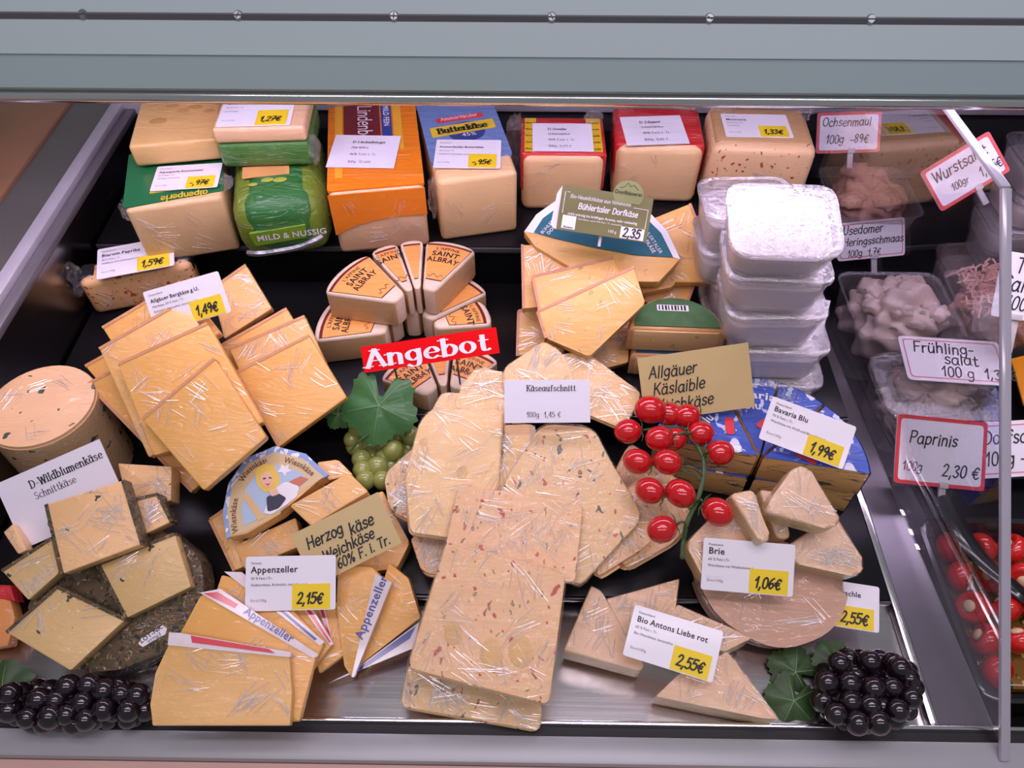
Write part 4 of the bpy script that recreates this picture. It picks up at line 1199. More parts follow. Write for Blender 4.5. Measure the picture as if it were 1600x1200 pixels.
# ================================================================== herb cheeses on the left
herbdots = [((0.05, 0.07, 0.05), 70, .15)]
cyl_mat = cheese('herb_cream_cheese', (0.84, 0.60, 0.40), spots=herbdots, film=.3, fscale=10)
cyl_side = cheese('herb_cream_side', (0.66, 0.52, 0.36), spots=herbdots, film=.8, fscale=14)
ct = W(62, 632, .935)
t = thing('cream_cheese_drum', 'upright drum of cream cheese dotted with dark herbs, by the steel wall', 'cheese', (ct.x, ct.y, ZA))
fc = Frame((ct.x, ct.y, 0), (1, 0, 0), (0, 1, 0))
def disc(r, z): return [fc.P(r * math.cos(i * math.pi / 20), r * math.sin(i * math.pi / 20), z) for i in range(40)]
obj('side', prism_bm(disc(.0590, .931), V((0, 0, 1)), .931 - ZA - .0005, .004, 2), cyl_side, t)
obj('top', prism_bm(disc(.0575, .935), V((0, 0, 1)), .006, .003, 2), cyl_mat, t)
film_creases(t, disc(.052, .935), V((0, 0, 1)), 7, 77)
# flower-crusted cheese: half wheel and cut pieces lying on it
G = 'cut pieces of herb-crusted cheese'
crust = cheese('herb_crust', (0.15, 0.11, 0.06), spots=[((0.03, 0.03, 0.015), 190, .28), ((0.30, 0.20, 0.10), 260, .2), ((0.06, 0.07, 0.02), 150, .2)], film=.25, fscale=10, rough=.8, dark=(0.05, 0.035, 0.02))
wild = cheese('wild_flower_cheese', (0.68, 0.54, 0.28), spots=[((0.06, 0.05, 0.03), 75, .10)], film=.35, fscale=9)
wild_w = cheese('wild_flower_cheese_warm', (0.84, 0.60, 0.34), spots=[((0.06, 0.05, 0.03), 75, .09)], film=1.0, fscale=22)
PH = Pile(110, 1048, .806, 22, 6)
t = slab('herb_half_wheel', 'dark herb-crusted half wheel beneath the cut pieces, with a lot number sticker', 'cheese', PH,
     [(40, 960), (70, 880), (160, 842), (262, 828), (312, 868), (320, 915), (300, 975), (250, 1020), (190, 1046), (130, 1052)], .034, .0335, crust, r=.006, bev=.008, creases=0)
lp = Pile(238, 996, .858, 40, 25)
lo_ = lp.loop([(216, 1008), (219, 1000), (255, 978), (260, 983), (258, 992), (222, 1012)], .0)
obj('lot_sticker', prism_bm(ccw(PH.loop([(216, 1006), (220, 998), (254, 977), (261, 982), (258, 991), (223, 1011)], .0352), PH.f.z), PH.f.z, .001), white_card, t)
fl = tilt_frame(PH.pt(239, 994, .0353), 22, 6).spin(33)
text_on(t, fl, [('S', 'LOT-NR.', 0, .0008, .0042, dict(align=.5, bold=1)), ('H', '202567', 0, -.0050, .0042, dict(align=.5))], ink, 'lettering', .0003)
obj('film_hem', tube_bm(smooth_path([PH.pt(x, y, .01) for x, y in ((125, 1052), (160, 1054), (200, 1046), (240, 1032), (290, 992))], 4), .004, 6), film, t)
def wpiece(poly, off, label, mat=wild, rind=(0,), th=.0160):
    return slab('herb_cheese_piece', label, 'cheese', PH, poly, off, th, mat, G, r=.002, rind=list(rind), rmat=crust, creases=14 if mat is wild_w else 6)
wpiece([(10, 988), (90, 917), (196, 968), (110, 1048)], .052, 'pale herb-crusted piece resting on the edge of the half wheel above the dark grapes', rind=(0, 1))
wpiece([(154, 882), (273, 834), (298, 917), (197, 966)], .052, 'squarish herb-crusted piece lying on the lot-sticker side of the half wheel', rind=(0, 3))
wpiece([(3, 892), (80, 842), (92, 895), (44, 938)], .052, 'small herb-crusted piece tucked beneath the white card corner', rind=(0,))
wpiece([(206, 782), (246, 772), (268, 815), (228, 834)], .050, 'little warm-toned piece with crust behind the topmost herb piece', wild_w, rind=(0, 1))
wpiece([(72, 788), (192, 750), (222, 850), (97, 897)], .0705, 'topmost warm film-crinkled herb piece in front of the white card', wild_w, rind=(1, 3))
wpiece([(184, 724), (268, 729), (267, 782), (200, 792)], .030, 'pale pink-toned cheese piece behind the herb pieces', wild_w, rind=(), th=.025)
wpiece([(5, 832), (20, 818), (42, 860), (28, 866)], .032, 'narrow warm cheese sliver under the white card edge', wild_w, rind=())
roman('large white paper card for wild flower cheese, leaning between drum and herb pieces', 'D-Wildblumenkäse', 'Schnittkäse', '', '60% Fett i. Tr.', 96, 772, .905, 178, .62, 42, 24, s=.062, x=-.22)
# bit of red and yellow packaged cheese at the wall
t = thing('red_package', 'red and orange wrapped cheese half hidden beside the herb pieces', 'cheese', W(2, 960, .802))
PK = Pile(0, 1000, .804, 20, 0)
obj('body', prism_bm(ccw(PK.loop([(-40, 930), (14, 928), (24, 965), (12, 1010), (-40, 1020)], .02), PK.f.z), PK.f.z, .018, .004), cheese('orange_cheese', (0.70, 0.32, 0.10), film=.4), t)
obj('band', prism_bm(ccw(PK.loop([(-40, 912), (16, 914), (24, 940), (-40, 930)], .021), PK.f.z), PK.f.z, .018, .002), scarlet, t)

# ================================================================== picture-label cheese (quarter wheel) and golden card
G = 'holey yellow cheese pieces around the picture label'
wies = cheese('wiesn_cheese', (0.84, 0.56, 0.24), spots=[((0.60, 0.33, 0.10), 40, .09)], film=.4, fscale=10)
PWs = Pile(420, 892, ZA + .002, 17, 0)
def qpiece(poly, off, label, th=.024, rind=()):
    return slab('yellow_cheese_piece', label, 'cheese', PWs, poly, off, th, wies, G, r=.003, rind=list(rind))
qpiece([(328, 812), (362, 788), (392, 880), (366, 892)], .020, 'thin yellow piece with tan rind at the wall side of the picture label', th=.018, rind=(0, 3))
qpiece([(366, 852), (462, 808), (472, 852), (382, 890)], .024, 'yellow cheese piece under the front edge of the picture label')
qpiece([(495, 722), (528, 718), (552, 742), (505, 752)], .024, 'small yellow piece behind the picture label')
qpiece([(452, 790), (545, 738), (576, 768), (486, 822)], .051, 'yellow piece with small holes leaning against the picture label', th=.025)
qpiece([(484, 818), (598, 766), (640, 848), (620, 888), (520, 900)], .024, 'broad yellow piece under the golden card')
t = thing('picture_label_cheese', 'quarter cheese wheel with beige ring label and painted waitress picture', 'cheese', PWs.pt(430, 790, 0))
outl = [(357, 840), (352, 800), (360, 758), (386, 720), (430, 701), (476, 713), (510, 744), (462, 778), (440, 802), (386, 834)]
n = PWs.f.z
OFF = .046
obj('body', prism_bm(ccw(PWs.loop(outl, OFF), n), n, .021, .002), wies, t)
ring_l = [(360, 836), (355, 800), (363, 760), (388, 724), (430, 706), (474, 717), (506, 745), (460, 776), (438, 799), (386, 831)]
beige = plain('beige_label', (0.66, 0.50, 0.27), .4, coat=.4); skyl = plain('pale_blue_label', (0.42, 0.55, 0.72), .4, coat=.4)
def onq(nm, poly, lift, mat, par=None, r=0):
    pts = PWs.loop(poly, OFF + lift)
    if r: pts = rounded(pts, r, 3)
    return obj(nm, prism_bm(ccw(pts, n), n, .0004), mat, par or t)
obj('foil_edge', prism_bm(ccw(PWs.loop([(354, 842), (348, 800), (357, 755), (384, 716), (430, 697), (478, 709), (513, 742), (506, 747), (474, 717), (430, 706), (388, 724), (363, 760), (355, 800), (360, 838)], OFF + .0004), n), n, .004), cheese('blue_white_foil', (0.25, 0.45, 1.0), spots=[((0.8, 0.8, 0.85), 160, .3)], film=.5), t)
onq('ring_label', ring_l, .0005, beige)
pic = onq('picture', [(381, 822), (377, 795), (383, 765), (402, 738), (432, 727), (462, 735), (482, 748), (452, 770), (430, 790), (400, 812)], .0010, skyl)
skin = plain('printed_skin', (0.80, 0.50, 0.34), .5); hair = plain('printed_blond', (0.80, 0.55, 0.08), .5)
onq('hair', [(398, 736), (412, 724), (428, 728), (438, 748), (434, 762), (414, 770), (402, 758)], .0015, hair, pic, .003)
onq('face', [(406, 742), (417, 735), (427, 744), (427, 757), (417, 763), (408, 755)], .0020, skin, pic, .003)
onq('blouse', [(428, 764), (446, 752), (468, 760), (464, 776), (446, 790), (424, 804), (412, 802), (420, 780)], .0015, white_print, pic, .003)
onq('bodice', [(416, 776), (434, 770), (448, 778), (436, 794), (418, 800)], .0019, plain('printed_navy', (0.03, 0.03, 0.06), .5), pic, .003)
onq('neckline', [(420, 766), (432, 762), (436, 772), (424, 776)], .0023, skin, pic, .002)
onq('skirt', [(452, 752), (470, 744), (482, 748), (462, 764)], .0013, plain('printed_rust', (0.55, 0.18, 0.10), .5), pic)
onq('cheese_slice', [(380, 778), (386, 768), (414, 808), (404, 814)], .0014, plain('printed_tan', (0.72, 0.48, 0.22), .5), pic)
onq('eye', [(411, 747), (415, 746), (415, 748), (411, 749)], .0025, ink, pic); onq('eye', [(420, 745), (424, 746), (424, 748), (420, 747)], .0025, ink, pic)
onq('mouth', [(414, 756), (422, 755), (419, 759)], .0025, red_rim, pic)
onq('flower', [(440, 725), (445, 729), (452, 725), (450, 732), (456, 736), (448, 738), (445, 744), (441, 738), (433, 738), (438, 732)], .0016, white_print, pic)
def ring_text(s, pts, h):
    path = smooth_path([PWs.pt(x, y, OFF + .0006) for x, y in pts], 8)
    L = [0]
    for a, b in zip(path, path[1:]): L.append(L[-1] + (b - a).length)
    def cv(x, y, c):
        x = max(0, min(L[-1] * .999, x))
        i = max(k for k in range(len(L)) if L[k] <= x); i = min(i, len(path) - 2)
        d = (path[i + 1] - path[i]).normalized(); up_ = n.cross(d)
        return path[i] + d * (x - L[i]) + up_ * y + n * .0004
    bm = bmesh.new(); sans_text(bm, s, None, L[-1] * .08, -h * .5, h, bold=1, curve=cv, sx=.9)
    text_obj('ring_lettering', bm, plain('printed_brown', (0.16, 0.07, 0.03), .5), t)
ring_text('Wiesnkäse', [(369, 838), (364, 805), (369, 772)], .0062)
ring_text('Wiesnkäse', [(374, 756), (390, 733), (416, 718)], .0062)
ring_text('Wiesnkäse', [(440, 717), (468, 725), (492, 742)], .0062)
card('golden_card', 'gold card with black handwriting standing behind the fan of wedges', 541, 842, .905, 152, .58, 34, 27,
     [('H', 'Herzog', -.40, .12, .115, ink, dict(w=.15, slant=.2, wob=.04)), ('H', 'käse', .06, .02, .12, ink, dict(w=.15, slant=.2)), ('H', 'Weichkäse', -.30, -.20, .11, ink, dict(w=.15, slant=.2)),
      ('H', '60% F. i. Tr.', -.20, -.42, .10, ink, dict(w=.15, slant=.2))], mat=gold_card, corner=0, cat='sign')

# ================================================================== fan of wedges with printed rind strips
G = 'printed-rind wedges fanned out on the steel tray'
appz = cheese('wedge_cheese', (0.80, 0.50, 0.17), film=.4, fscale=9)
appz_l = cheese('wedge_cheese_film', (0.76, 0.52, 0.22), film=.9, fscale=18)
strip_w = plain('rind_print_white', (0.70, 0.62, 0.62), .35, coat=.6, noise=.15, scale=90)
strip_r = plain('rind_print_red', (0.62, 0.03, 0.05), .35, coat=.6); strip_b = plain('rind_print_blue', (0.05, 0.06, 0.28), .35, coat=.6)
PA = Pile(345, 1133, .8075, 15, 0)
def fan(poly, k, label, strip=None, band=None, words=None, mat=appz, pile=None, th=.0098):
    P_ = pile or PA
    t = slab('printed_rind_wedge', label, 'cheese', P_, poly, k * .012, th, mat, G, r=.002, creases=24 if mat is appz_l else 7)
    if strip:
        s = obj('rind_strip', prism_bm(ccw(P_.loop(strip, k * .012 + .0012), P_.f.z), P_.f.z, th * .6), strip_w, t)
        if band:
            obj('colour_band', prism_bm(ccw(P_.loop(band[0], k * .012 + .0016), P_.f.z), P_.f.z, .0006), band[1], s)
        if words:
            (x0, y0), (x1, y1), hh, tx = words
            a, b = P_.pt(x0, y0, k * .012 + .0013), P_.pt(x1, y1, k * .012 + .0013)
            f = Frame(a, (b - a), P_.f.z.cross(b - a), P_.f.z)
            text_on(s, f, [('S', tx, 0, 0, hh, dict(bold=1))], strip_b, 'lettering', .0004)
    return t
fan([(480, 948), (530, 940), (542, 1020), (498, 1052)], 1, 'printed-rind wedge deep in the fan below the middle of the price card', [(495, 944), (506, 944), (520, 1005), (516, 1007)], ([(498, 944), (503, 944), (518, 1000), (515, 1002)], strip_r))
fan([(420, 930), (478, 940), (520, 1006), (488, 1046), (400, 985)], 2, 'printed-rind wedge third along the fan, pink band on its strip', [(462, 935), (482, 940), (521, 1006), (516, 1009)], ([(468, 938), (478, 942), (517, 1003), (514, 1004)], strip_r))
fan([(346, 898), (420, 915), (506, 1004), (488, 1045), (320, 975)], 3, 'printed-rind wedge second along the fan behind the price card', [(350, 893), (378, 894), (507, 1003), (500, 1009)], ([(420, 940), (440, 952), (495, 998), (492, 1001)], strip_b))
fan([(314, 930), (340, 922), (494, 1022), (468, 1127), (380, 1130), (268, 1012)], 4, 'amber printed-rind wedge lying under the front film-wrapped wedge', [(312, 926), (344, 920), (496, 1022), (490, 1029)], ([(318, 927), (340, 925), (372, 944), (366, 950)], strip_r), ((380, 958), (470, 1014), .0075, 'Appenzeller'))
fan([(263, 1006), (452, 1024), (456, 1085), (453, 1134), (237, 1134), (235, 1100), (243, 1052)], 5, 'largest front wedge of the fan in streaky film with red rind strip', [(264, 988), (282, 989), (455, 1019), (453, 1027), (262, 1008)], ([(298, 993), (420, 1014), (430, 1021), (300, 1004)], strip_r), mat=appz_l)
PA2 = Pile(552, 1058, .806, 24, -4)
fan([(608, 880), (638, 904), (657, 965), (566, 1036), (552, 1054)], 1, 'rounded wedge at the sliced cheese side of the fan', [(655, 972), (648, 1012), (512, 1068), (552, 1048)], ([(650, 978), (640, 998), (560, 1050), (562, 1042)], strip_b), pile=PA2, th=.016)
fan([(528, 884), (580, 886), (594, 900), (549, 1058), (538, 1040), (526, 945)], 2.2, 'slim upright wedge in the fan pointing its tip to the shopper', [(586, 896), (612, 910), (553, 1058), (549, 1058)], None, ((566, 1000), (598, 922), .0085, 'Appenzeller'), pile=PA2, th=.012)
std('white price card 2.15 in front of the fan of printed-rind wedges', 'Schweiz', 'Appenzeller', '50 % Fett i.Tr.', 'Halbhartkäse, Rohmilch, tierisches Lab', '2,15€', 454, 911, .888, 141, .605, 33, 2, nsize=.068)

# ================================================================== sliced cheese packets
G = 'film-wrapped packets of sliced cheese'
sl_pale = cheese('slice_pale', (0.85, 0.66, 0.36), film=.6, fscale=13)
sl_pink = cheese('slice_pepper', (0.85, 0.60, 0.36), spots=[((0.52, 0.07, 0.03), 100, .14), ((0.30, 0.22, 0.08), 140, .12)], film=.8, fscale=16)
sl_herb = cheese('slice_herb', (0.80, 0.62, 0.36), spots=[((0.10, 0.12, 0.08), 85, .14), ((0.50, 0.10, 0.04), 110, .14)], film=.7, fscale=14)
PS = Pile(740, 1104, .8125, 16, 0)
PF = Pile(740, 1110, .8105, 21, 3)
def packet(poly, off, label, mats, n_sl=4, th=.0105, pile=None, seed=0, r=.008, holes=()):
    P_ = pile or PS; n = P_.f.z
    rnd = random.Random(seed + len(poly))
    base = P_.loop(poly, off)
    c = sum(base, V()) / len(base)
    t = thing('cheese_slice_packet', label, 'cheese', c - n * th, G)
    q = th / n_sl
    for i in range(n_sl):
        d = (P_.f.x * rnd.uniform(-.0022, .0022) + P_.f.y * rnd.uniform(-.0035, .0022)) * (0 if i == 0 else 1)
        s = 1 - .012 * (i % 2)
        pts = [c + (p - c) * s + d - n * (i * q) for p in base]
        sl = obj('slice', prism_bm(ccw(rounded(pts, r, 3), n), n, q * .96, q * .25, 1), mats[i % len(mats)], t)
    w_ = ccw(rounded([c + (p - c) * 1.03 + n * .0007 for p in base], r, 3), n)
    obj('wrap', prism_bm(w_, n, th * .85, .003, 2), film_flat, t)
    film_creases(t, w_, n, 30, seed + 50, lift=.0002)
    for (x, y, rr) in holes:
        p = P_.pt(x, y, off + .0002)
        bm = bmesh.new(); bmesh.ops.create_uvsphere(bm, u_segments=14, v_segments=6, radius=rr)
        for v in bm.verts: v.co = p + P_.f.x * v.co.x * .8 + P_.f.y * v.co.y + n * (v.co.z * .04)
        obj('hole', bm, cheese('slice_hole', (0.72, 0.50, 0.22), film=.4), t)
    return t
K = .0125
packet([(862, 556), (912, 548), (1003, 614), (975, 672), (900, 640)], K, 'smooth pale slice packet at the back beside the tomatoes', [sl_pale], seed=1)
packet([(716, 610), (746, 572), (800, 585), (800, 660), (720, 650)], K, 'pale slice packet at the back beside the soft cheese petals', [sl_pale], seed=2)
packet([(985, 690), (1092, 775), (1062, 842), (975, 892), (930, 800)], K, 'wide pepper slice packet lowest under the tomato vine', [sl_pink], seed=3, r=.012)
packet([(1003, 745), (1050, 800), (1012, 852), (930, 905), (940, 800)], 2 * K, 'pepper slice packet sticking out from under the herb slices', [sl_pink], seed=4, r=.012)
packet([(600, 742), (645, 700), (660, 790), (640, 815), (608, 795)], K, 'herb slice packet peeking out beside the green grapes', [sl_herb], seed=5)
packet([(640, 838), (700, 830), (700, 900), (660, 895)], K, 'pepper slice packet peeking out beneath the holey slices', [sl_pink], seed=6)
packet([(786, 576), (850, 532), (880, 552), (912, 640), (800, 660)], 2 * K, 'crinkly slice packet behind the top of the white paper card', [sl_pale, sl_pink], seed=7)
packet([(770, 665), (835, 662), (842, 700), (785, 800), (760, 790)], 2 * K, 'packet of upright pale slices between holey and herb slices', [sl_pale], seed=8)
packet([(668, 655), (690, 612), (790, 622), (788, 720), (680, 740)], 2 * K, 'pale slice packet directly behind the holey slices', [sl_pale], seed=9)
packet([(655, 662), (672, 640), (786, 640), (776, 765), (722, 842), (640, 832), (634, 745)], 3 * K, 'holey pale slices in a tall packet beside the green grapes', [sl_pale], seed=10, n_sl=5, holes=((662, 690, .006), (722, 738, .008)))
packet([(846, 662), (928, 668), (945, 705), (1006, 808), (902, 920), (850, 860), (780, 768)], 3 * K, 'large herb and pepper slice packet turned cornerwise below the paper card', [sl_herb], seed=11, r=.014)
packet([(716, 757), (911, 788), (899, 912), (694, 862)], 4 * K + .001, 'herb and pepper slice packet just behind the front packet', [sl_pink, sl_herb], seed=12)
packet([(638, 1036), (846, 1098), (842, 1142), (625, 1104)], .0125, 'lowest herb slice packet touching the front rail', [sl_herb], pile=PF, seed=13)
packet([(650, 1030), (690, 900), (868, 930), (850, 1098)], .036, 'slice packet hidden under the big front packet', [sl_pale], pile=PF, seed=14, th=.0155, n_sl=5)
packet([(697, 848), (884, 897), (858, 1102), (636, 1044)], .0620, 'big front slice packet with pepper flecks and round holes in shiny film', [sl_pink, sl_pale], pile=PF, seed=15, th=.0155, n_sl=5, holes=((768, 1022, .014), (814, 1018, .015), (708, 990, .011)))
roman('white paper price card standing on the sliced cheese', 'Käseaufschnitt', '', '', '100g  1,45 €', 855, 627, .958, 134, .50, 40, 1, s=.062, x=-.24)

# ================================================================== blue cheese wheel in blue foil
G = 'blue-foil blue cheese wedges'
bluefoil = cheese('blue_foil', (0.05, 0.14, 0.80), spots=[((0.75, 0.76, 0.85), 40, .14), ((0.55, 0.62, 0.85), 75, .16)], film=.9, fscale=14, dark=(0.03, 0.07, 0.38))
bluepaste = cheese('blue_paste', (0.74, 0.50, 0.22), film=.4, vein=(0.10, 0.12, 0.10), fscale=12)
def blue_wedge(c, R, a0, a1, h, label, words=False):
    a0, a1 = rad(a0), rad(a1); k = max(4, int((a1 - a0) / .1)); mid = (a0 + a1) / 2
    def P(r, a, z): return V((c[0] + r * math.cos(a), c[1] + r * math.sin(a), c[2] + z))
    sh = V((math.cos(mid), math.sin(mid), 0)) * .0028
    loop = [P(R, a0 + (a1 - a0) * i / k, h) for i in range(k + 1)] + [P(.001, mid, h)]
    t = thing('blue_cheese_wedge', label, 'cheese', P(R * .6, mid, 0) + sh, G)
    up_ = V((0, 0, 1))
    obj('body', prism_bm(ccw([p + sh for p in loop], up_), up_, h, .003, 2), bluepaste, t)
    lp_ = [p + sh + up_ * .0012 for p in loop]
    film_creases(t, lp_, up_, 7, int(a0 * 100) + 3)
    obj('foil_top', prism_bm(ccw(lp_, up_), up_, .0016, .0006, 1), bluefoil, t)
    bm = bmesh.new()
    for i in range(k):
        A, B = a0 + (a1 - a0) * i / k, a0 + (a1 - a0) * (i + 1) / k
        q = [bm.verts.new(P(R + .0012, a, z) + sh) for a, z in ((A, h + .001), (B, h + .001), (B, .0), (A, .0))]
        bm.faces.new(q)
    obj('foil_side', bm, bluefoil, t)
    if words:
        bm = bmesh.new()
        bend = lambda x, y, cz: P(R * .68 + y, mid - x / (R * .68), h + .0022) + sh
        sans_text(bm, 'Bavaria', None, 0, .004, .011, bold=1, align=.5, curve=bend)
        sans_text(bm, 'blu', None, 0, -.012, .011, bold=1, align=.5, curve=bend)
        text_obj('lettering', bm, white_print, t)
        p0 = P(R * .42, mid - .25, h + .0024) + sh
        f = Frame(p0, V((math.cos(mid - .9), math.sin(mid - .9), 0)), V((-math.sin(mid - .9), math.cos(mid - .9), 0)))
        obj('red_badge', prism_bm(rounded(f.L([(-.012, -.005), (.012, -.005), (.012, .005), (-.012, .005)]), .005, 4), f.z, .0004), red_rim, t)
    return t
cb = W(1188, 716, ZA + .0865)
for a0, a1, z, lb, wds in ((-10, 40, ZA + .044, 'blue-foil wedge with marbled cut face, below the tilted white card', 1), (41, 68, ZA + .044, 'blue-foil wedge between card and curd tubs', 0), (69, 103, ZA + .044, 'blue-foil wedge with lettering and red badge behind the tomatoes', 1),
                      (104, 168, ZA + .044, 'wide blue-foil wedge partly covered by the tomato vine', 1), (-8, 34, ZA + .0008, 'lower blue-foil wedge under the marbled one', 0), (132, 168, ZA + .0008, 'lower blue-foil wedge beneath the tomato vine', 0)):
    blue_wedge((cb.x, cb.y, z), .112, a0, a1, .0425, lb, wds)
std('white price card 1.99 tilted on the blue-foil wedges', 'Deutschland', 'Bavaria Blu', '70 % Fett i. Tr.', 'Weichkäse mit Weiß-und Blauschimmel', '1,99€', 1262, 676, .935, 140, .50, 34, -20, nsize=.058)
card('golden_card', 'gold card with black handwriting behind the tomatoes and blue-foil wedges', 1088, 598, .945, 174, .58, 48, 9,
     [('H', 'Allgäuer', -.42, .16, .105, ink, dict(w=.12, slant=.2, wob=.04)), ('H', 'Käslaible', -.40, -.10, .105, ink, dict(w=.12, slant=.2, wob=.04)), ('H', 'Weichkäse', -.42, -.36, .105, ink, dict(w=.12, slant=.2, wob=.04))],
     mat=gold_card, corner=0, cat='sign')

# ================================================================== white-mould wedges and the pink bag
G = 'white-mould cheese wedges in film'
brie = cheese('white_mould', (0.84, 0.62, 0.44), film=.7, fscale=13, dark=(0.74, 0.52, 0.34))
brie_side = cheese('brie_paste', (0.76, 0.62, 0.26), film=.5, spots=[((0.2, 0.18, 0.1), 40, .06)])
def mould(P_, poly, off, th, label, r=.006):
    t = thing('soft_wedge', label, 'cheese', sum(P_.loop(poly, off - th), V()) / len(poly), G)
    pts = ccw(rounded(P_.loop(poly, off), r, 3), P_.f.z)
    bm = prism_bm(pts, P_.f.z, th * .93, .004, 3, side_mi=1)
    obj('body', bm, [brie, brie_side], t)
    c = sum(pts, V()) / len(pts)
    obj('underside', prism_bm([c + (p - c) * .985 - P_.f.z * th * .9 for p in pts], P_.f.z, th * .1, 0), brie, t)
    obj('wrap', prism_bm([c + (p - c) * 1.02 + P_.f.z * .0012 for p in pts], P_.f.z, th * .95, .004, 2), film_flat, t)
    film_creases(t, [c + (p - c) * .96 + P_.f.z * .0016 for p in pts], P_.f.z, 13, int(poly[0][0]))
    return t
PB = Pile(1200, 1012, .8085, 19, 0)
bag_mat = cheese('pink_bag', (0.62, 0.42, 0.36), film=.9, fscale=4, dark=(0.52, 0.32, 0.22))
t = thing('bagged_cheese', 'rounded pinkish cheese in a glossy bag under the soft wedges', 'cheese', PB.pt(1190, 960, 0))
obj('body', prism_bm(ccw(rounded(PB.loop([(1078, 860), (1200, 835), (1335, 890), (1312, 985), (1215, 1022), (1110, 960)], .036), .03, 6), PB.f.z), PB.f.z, .0355, .016, 6), bag_mat, t)
film_creases(t, PB.loop([(1100, 870), (1200, 850), (1315, 895), (1295, 975), (1215, 1005), (1125, 955)], .0365), PB.f.z, 12, 91, lmax=.07)
crumple('bag_end', PB.pt(1120, 915, .03), .02, 41, t, squash=(1, .7, .6))
mould(PB, [(1072, 852), (1085, 835), (1150, 772), (1185, 850), (1180, 900), (1100, 905)], .068, .031, 'soft white wedge behind the left end of the 1.06 card')
mould(PB, [(1140, 772), (1178, 764), (1205, 842), (1190, 850)], .099, .030, 'narrow soft white wedge standing beside the tomato')
mould(PB, [(1186, 764), (1222, 770), (1236, 842), (1214, 842)], .068, .031, 'soft white wedge in the gap beneath the topmost one')
mould(PB, [(1222, 858), (1308, 805), (1352, 880), (1340, 902), (1240, 880)], .068, .031, 'soft white wedge with yellow cut side resting over the 2.55 card')
mould(PB, [(1240, 730), (1262, 728), (1316, 812), (1298, 828), (1196, 800), (1204, 780)], .108, .031, 'topmost ridged soft white wedge lying across the others')
std('white price card 2.55 half hidden beneath the soft wedges', 'Deutschland', 'Gepfeffertes Ärschle', '60 % Fett i. Tr.', 'Weichkäse, lactosefrei', '2,55€', 1303, 942, .838, 143, .50, 22, -8, nsize=.056)
std('white price card 1.06 standing on the bagged cheese', 'Frankreich', 'Brie', '60 % Fett i.Tr.', 'Weichkäse mit Weißschimmel', '1,06€', 1169, 886, .900, 144, .565, 36, -4, nsize=.068)
G = 'plain film-wrapped triangular wedges on the tray'
PN = Pile(1100, 1132, .8015, 7, 0)
mould(PN, [(924, 914), (940, 925), (1008, 1040), (1000, 1048), (880, 1016)], .034, .033, 'triangular film-wrapped wedge touching the sliced cheese packets', r=.003)
mould(PN, [(1062, 904), (1054, 962), (978, 992), (947, 936)], .034, .033, 'triangular film-wrapped wedge behind the tilted 2.55 card', r=.003)
mould(PN, [(1058, 944), (1176, 996), (1132, 1018), (1040, 990)], .034, .033, 'triangular film-wrapped wedge next to the bagged cheese', r=.003)
mould(PN, [(1137, 1018), (1217, 1124), (1190, 1122), (1024, 1088), (1060, 1054)], .034, .033, 'front triangular film-wrapped wedge nearest the dark grapes', r=.003)
std('white price card 2.55 tilted over the triangular wedges', 'Deutschland', 'Bio Antons Liebe rot', '60 % Fett i. Tr.', 'Bio-Weichkäse, lactosefrei', '2,55€', 1052, 1005, .872, 146, .56, 26, -16, nsize=.060)
# ================================================================== fruit and leaves
def leaf(name, centre, size, f, parent, mat, seed=0, curl=.25, lobes=5):
    """toothed lobed leaf in frame f around centre"""
    rnd = random.Random(seed)
    k = 60
    def R(a):
        base = .80 + .20 * abs(math.cos(lobes * a / 2)) ** .8
        return size * base * (1 + .05 * math.cos(a * 23)) * (.86 if abs(a) > 2.6 else 1)
    bm = bmesh.new()
    tops = []
    for j in range(1, 5):
        s = j / 4
        ring = []
        for i in range(k):
            a = -math.pi + 2 * math.pi * i / k
            r = R(a) * s
            if abs(abs(a) - math.pi) < .25: r *= .35
            x, y = r * math.sin(a), r * math.cos(a)
            z = -curl * (r * r) / size + .05 * size * math.cos(lobes * a) * s
            ring.append(bm.verts.new(centre + f.x * x + f.y * y + f.z * z))
        tops.append(ring)
    c0 = bm.verts.new(centre)
    for i in range(k): bm.faces.new((c0, tops[0][i], tops[0][(i + 1) % k]))
    for j in range(3):
        for i in range(k): bm.faces.new((tops[j][i], tops[j + 1][i], tops[j + 1][(i + 1) % k], tops[j][(i + 1) % k]))
    o = obj(name, bm, mat, parent, sharp=60)
    bv = bmesh.new()
    for m in range(-2, 3):
        a = m * 2 * math.pi / lobes
        tip = [centre + (f.x * math.sin(a) + f.y * math.cos(a)) * R(a) * .85 * s + f.z * (-curl * (R(a) * .85 * s) ** 2 / size + .05 * size * math.cos(lobes * a) * s + .0006) for s in (0, .3, .6, 1)]
        tube_bm(tip, .0006, 5, bv, r2=.0002)
    v = obj('leaf_veins', bv, vein_mat, o)
    return o
def grapes(name, label, cat, px_list, z0, rpx, mat, zspread, parent_pos, seed, group=None):
    t = thing(name, label, cat, parent_pos, group)
    r = rpx * depth(W(px_list[0][0], px_list[0][1], z0)) / 1200
    me = ball_me('grape', r, mat, 4, (1, 1, 1.04))
    rnd = random.Random(seed)
    for x, y, l in px_list:
        p = W(x, y, z0 + r + l * r * 1.05)
        inst('grape', me, p, t, None, [rnd.uniform(.86, 1.06)] * 3)
    return t, r
green_grape = nodes_of('green_grape')
MATS['green_grape'] = gm = green_grape[0]
_p = green_grape[2]
_p.inputs['Base Color'].default_value = (0.30, 0.34, 0.09, 1); _p.inputs['Roughness'].default_value = .15
_p.inputs['Subsurface Weight'].default_value = .35; _p.inputs['Subsurface Radius'].default_value = (.006, .007, .003); _p.inputs['Coat Weight'].default_value = .4
dark_grape = plain('dark_grape', (0.012, 0.006, 0.010), .12, noise=.3, coat=.6)
pl = []
rnd = random.Random(5)
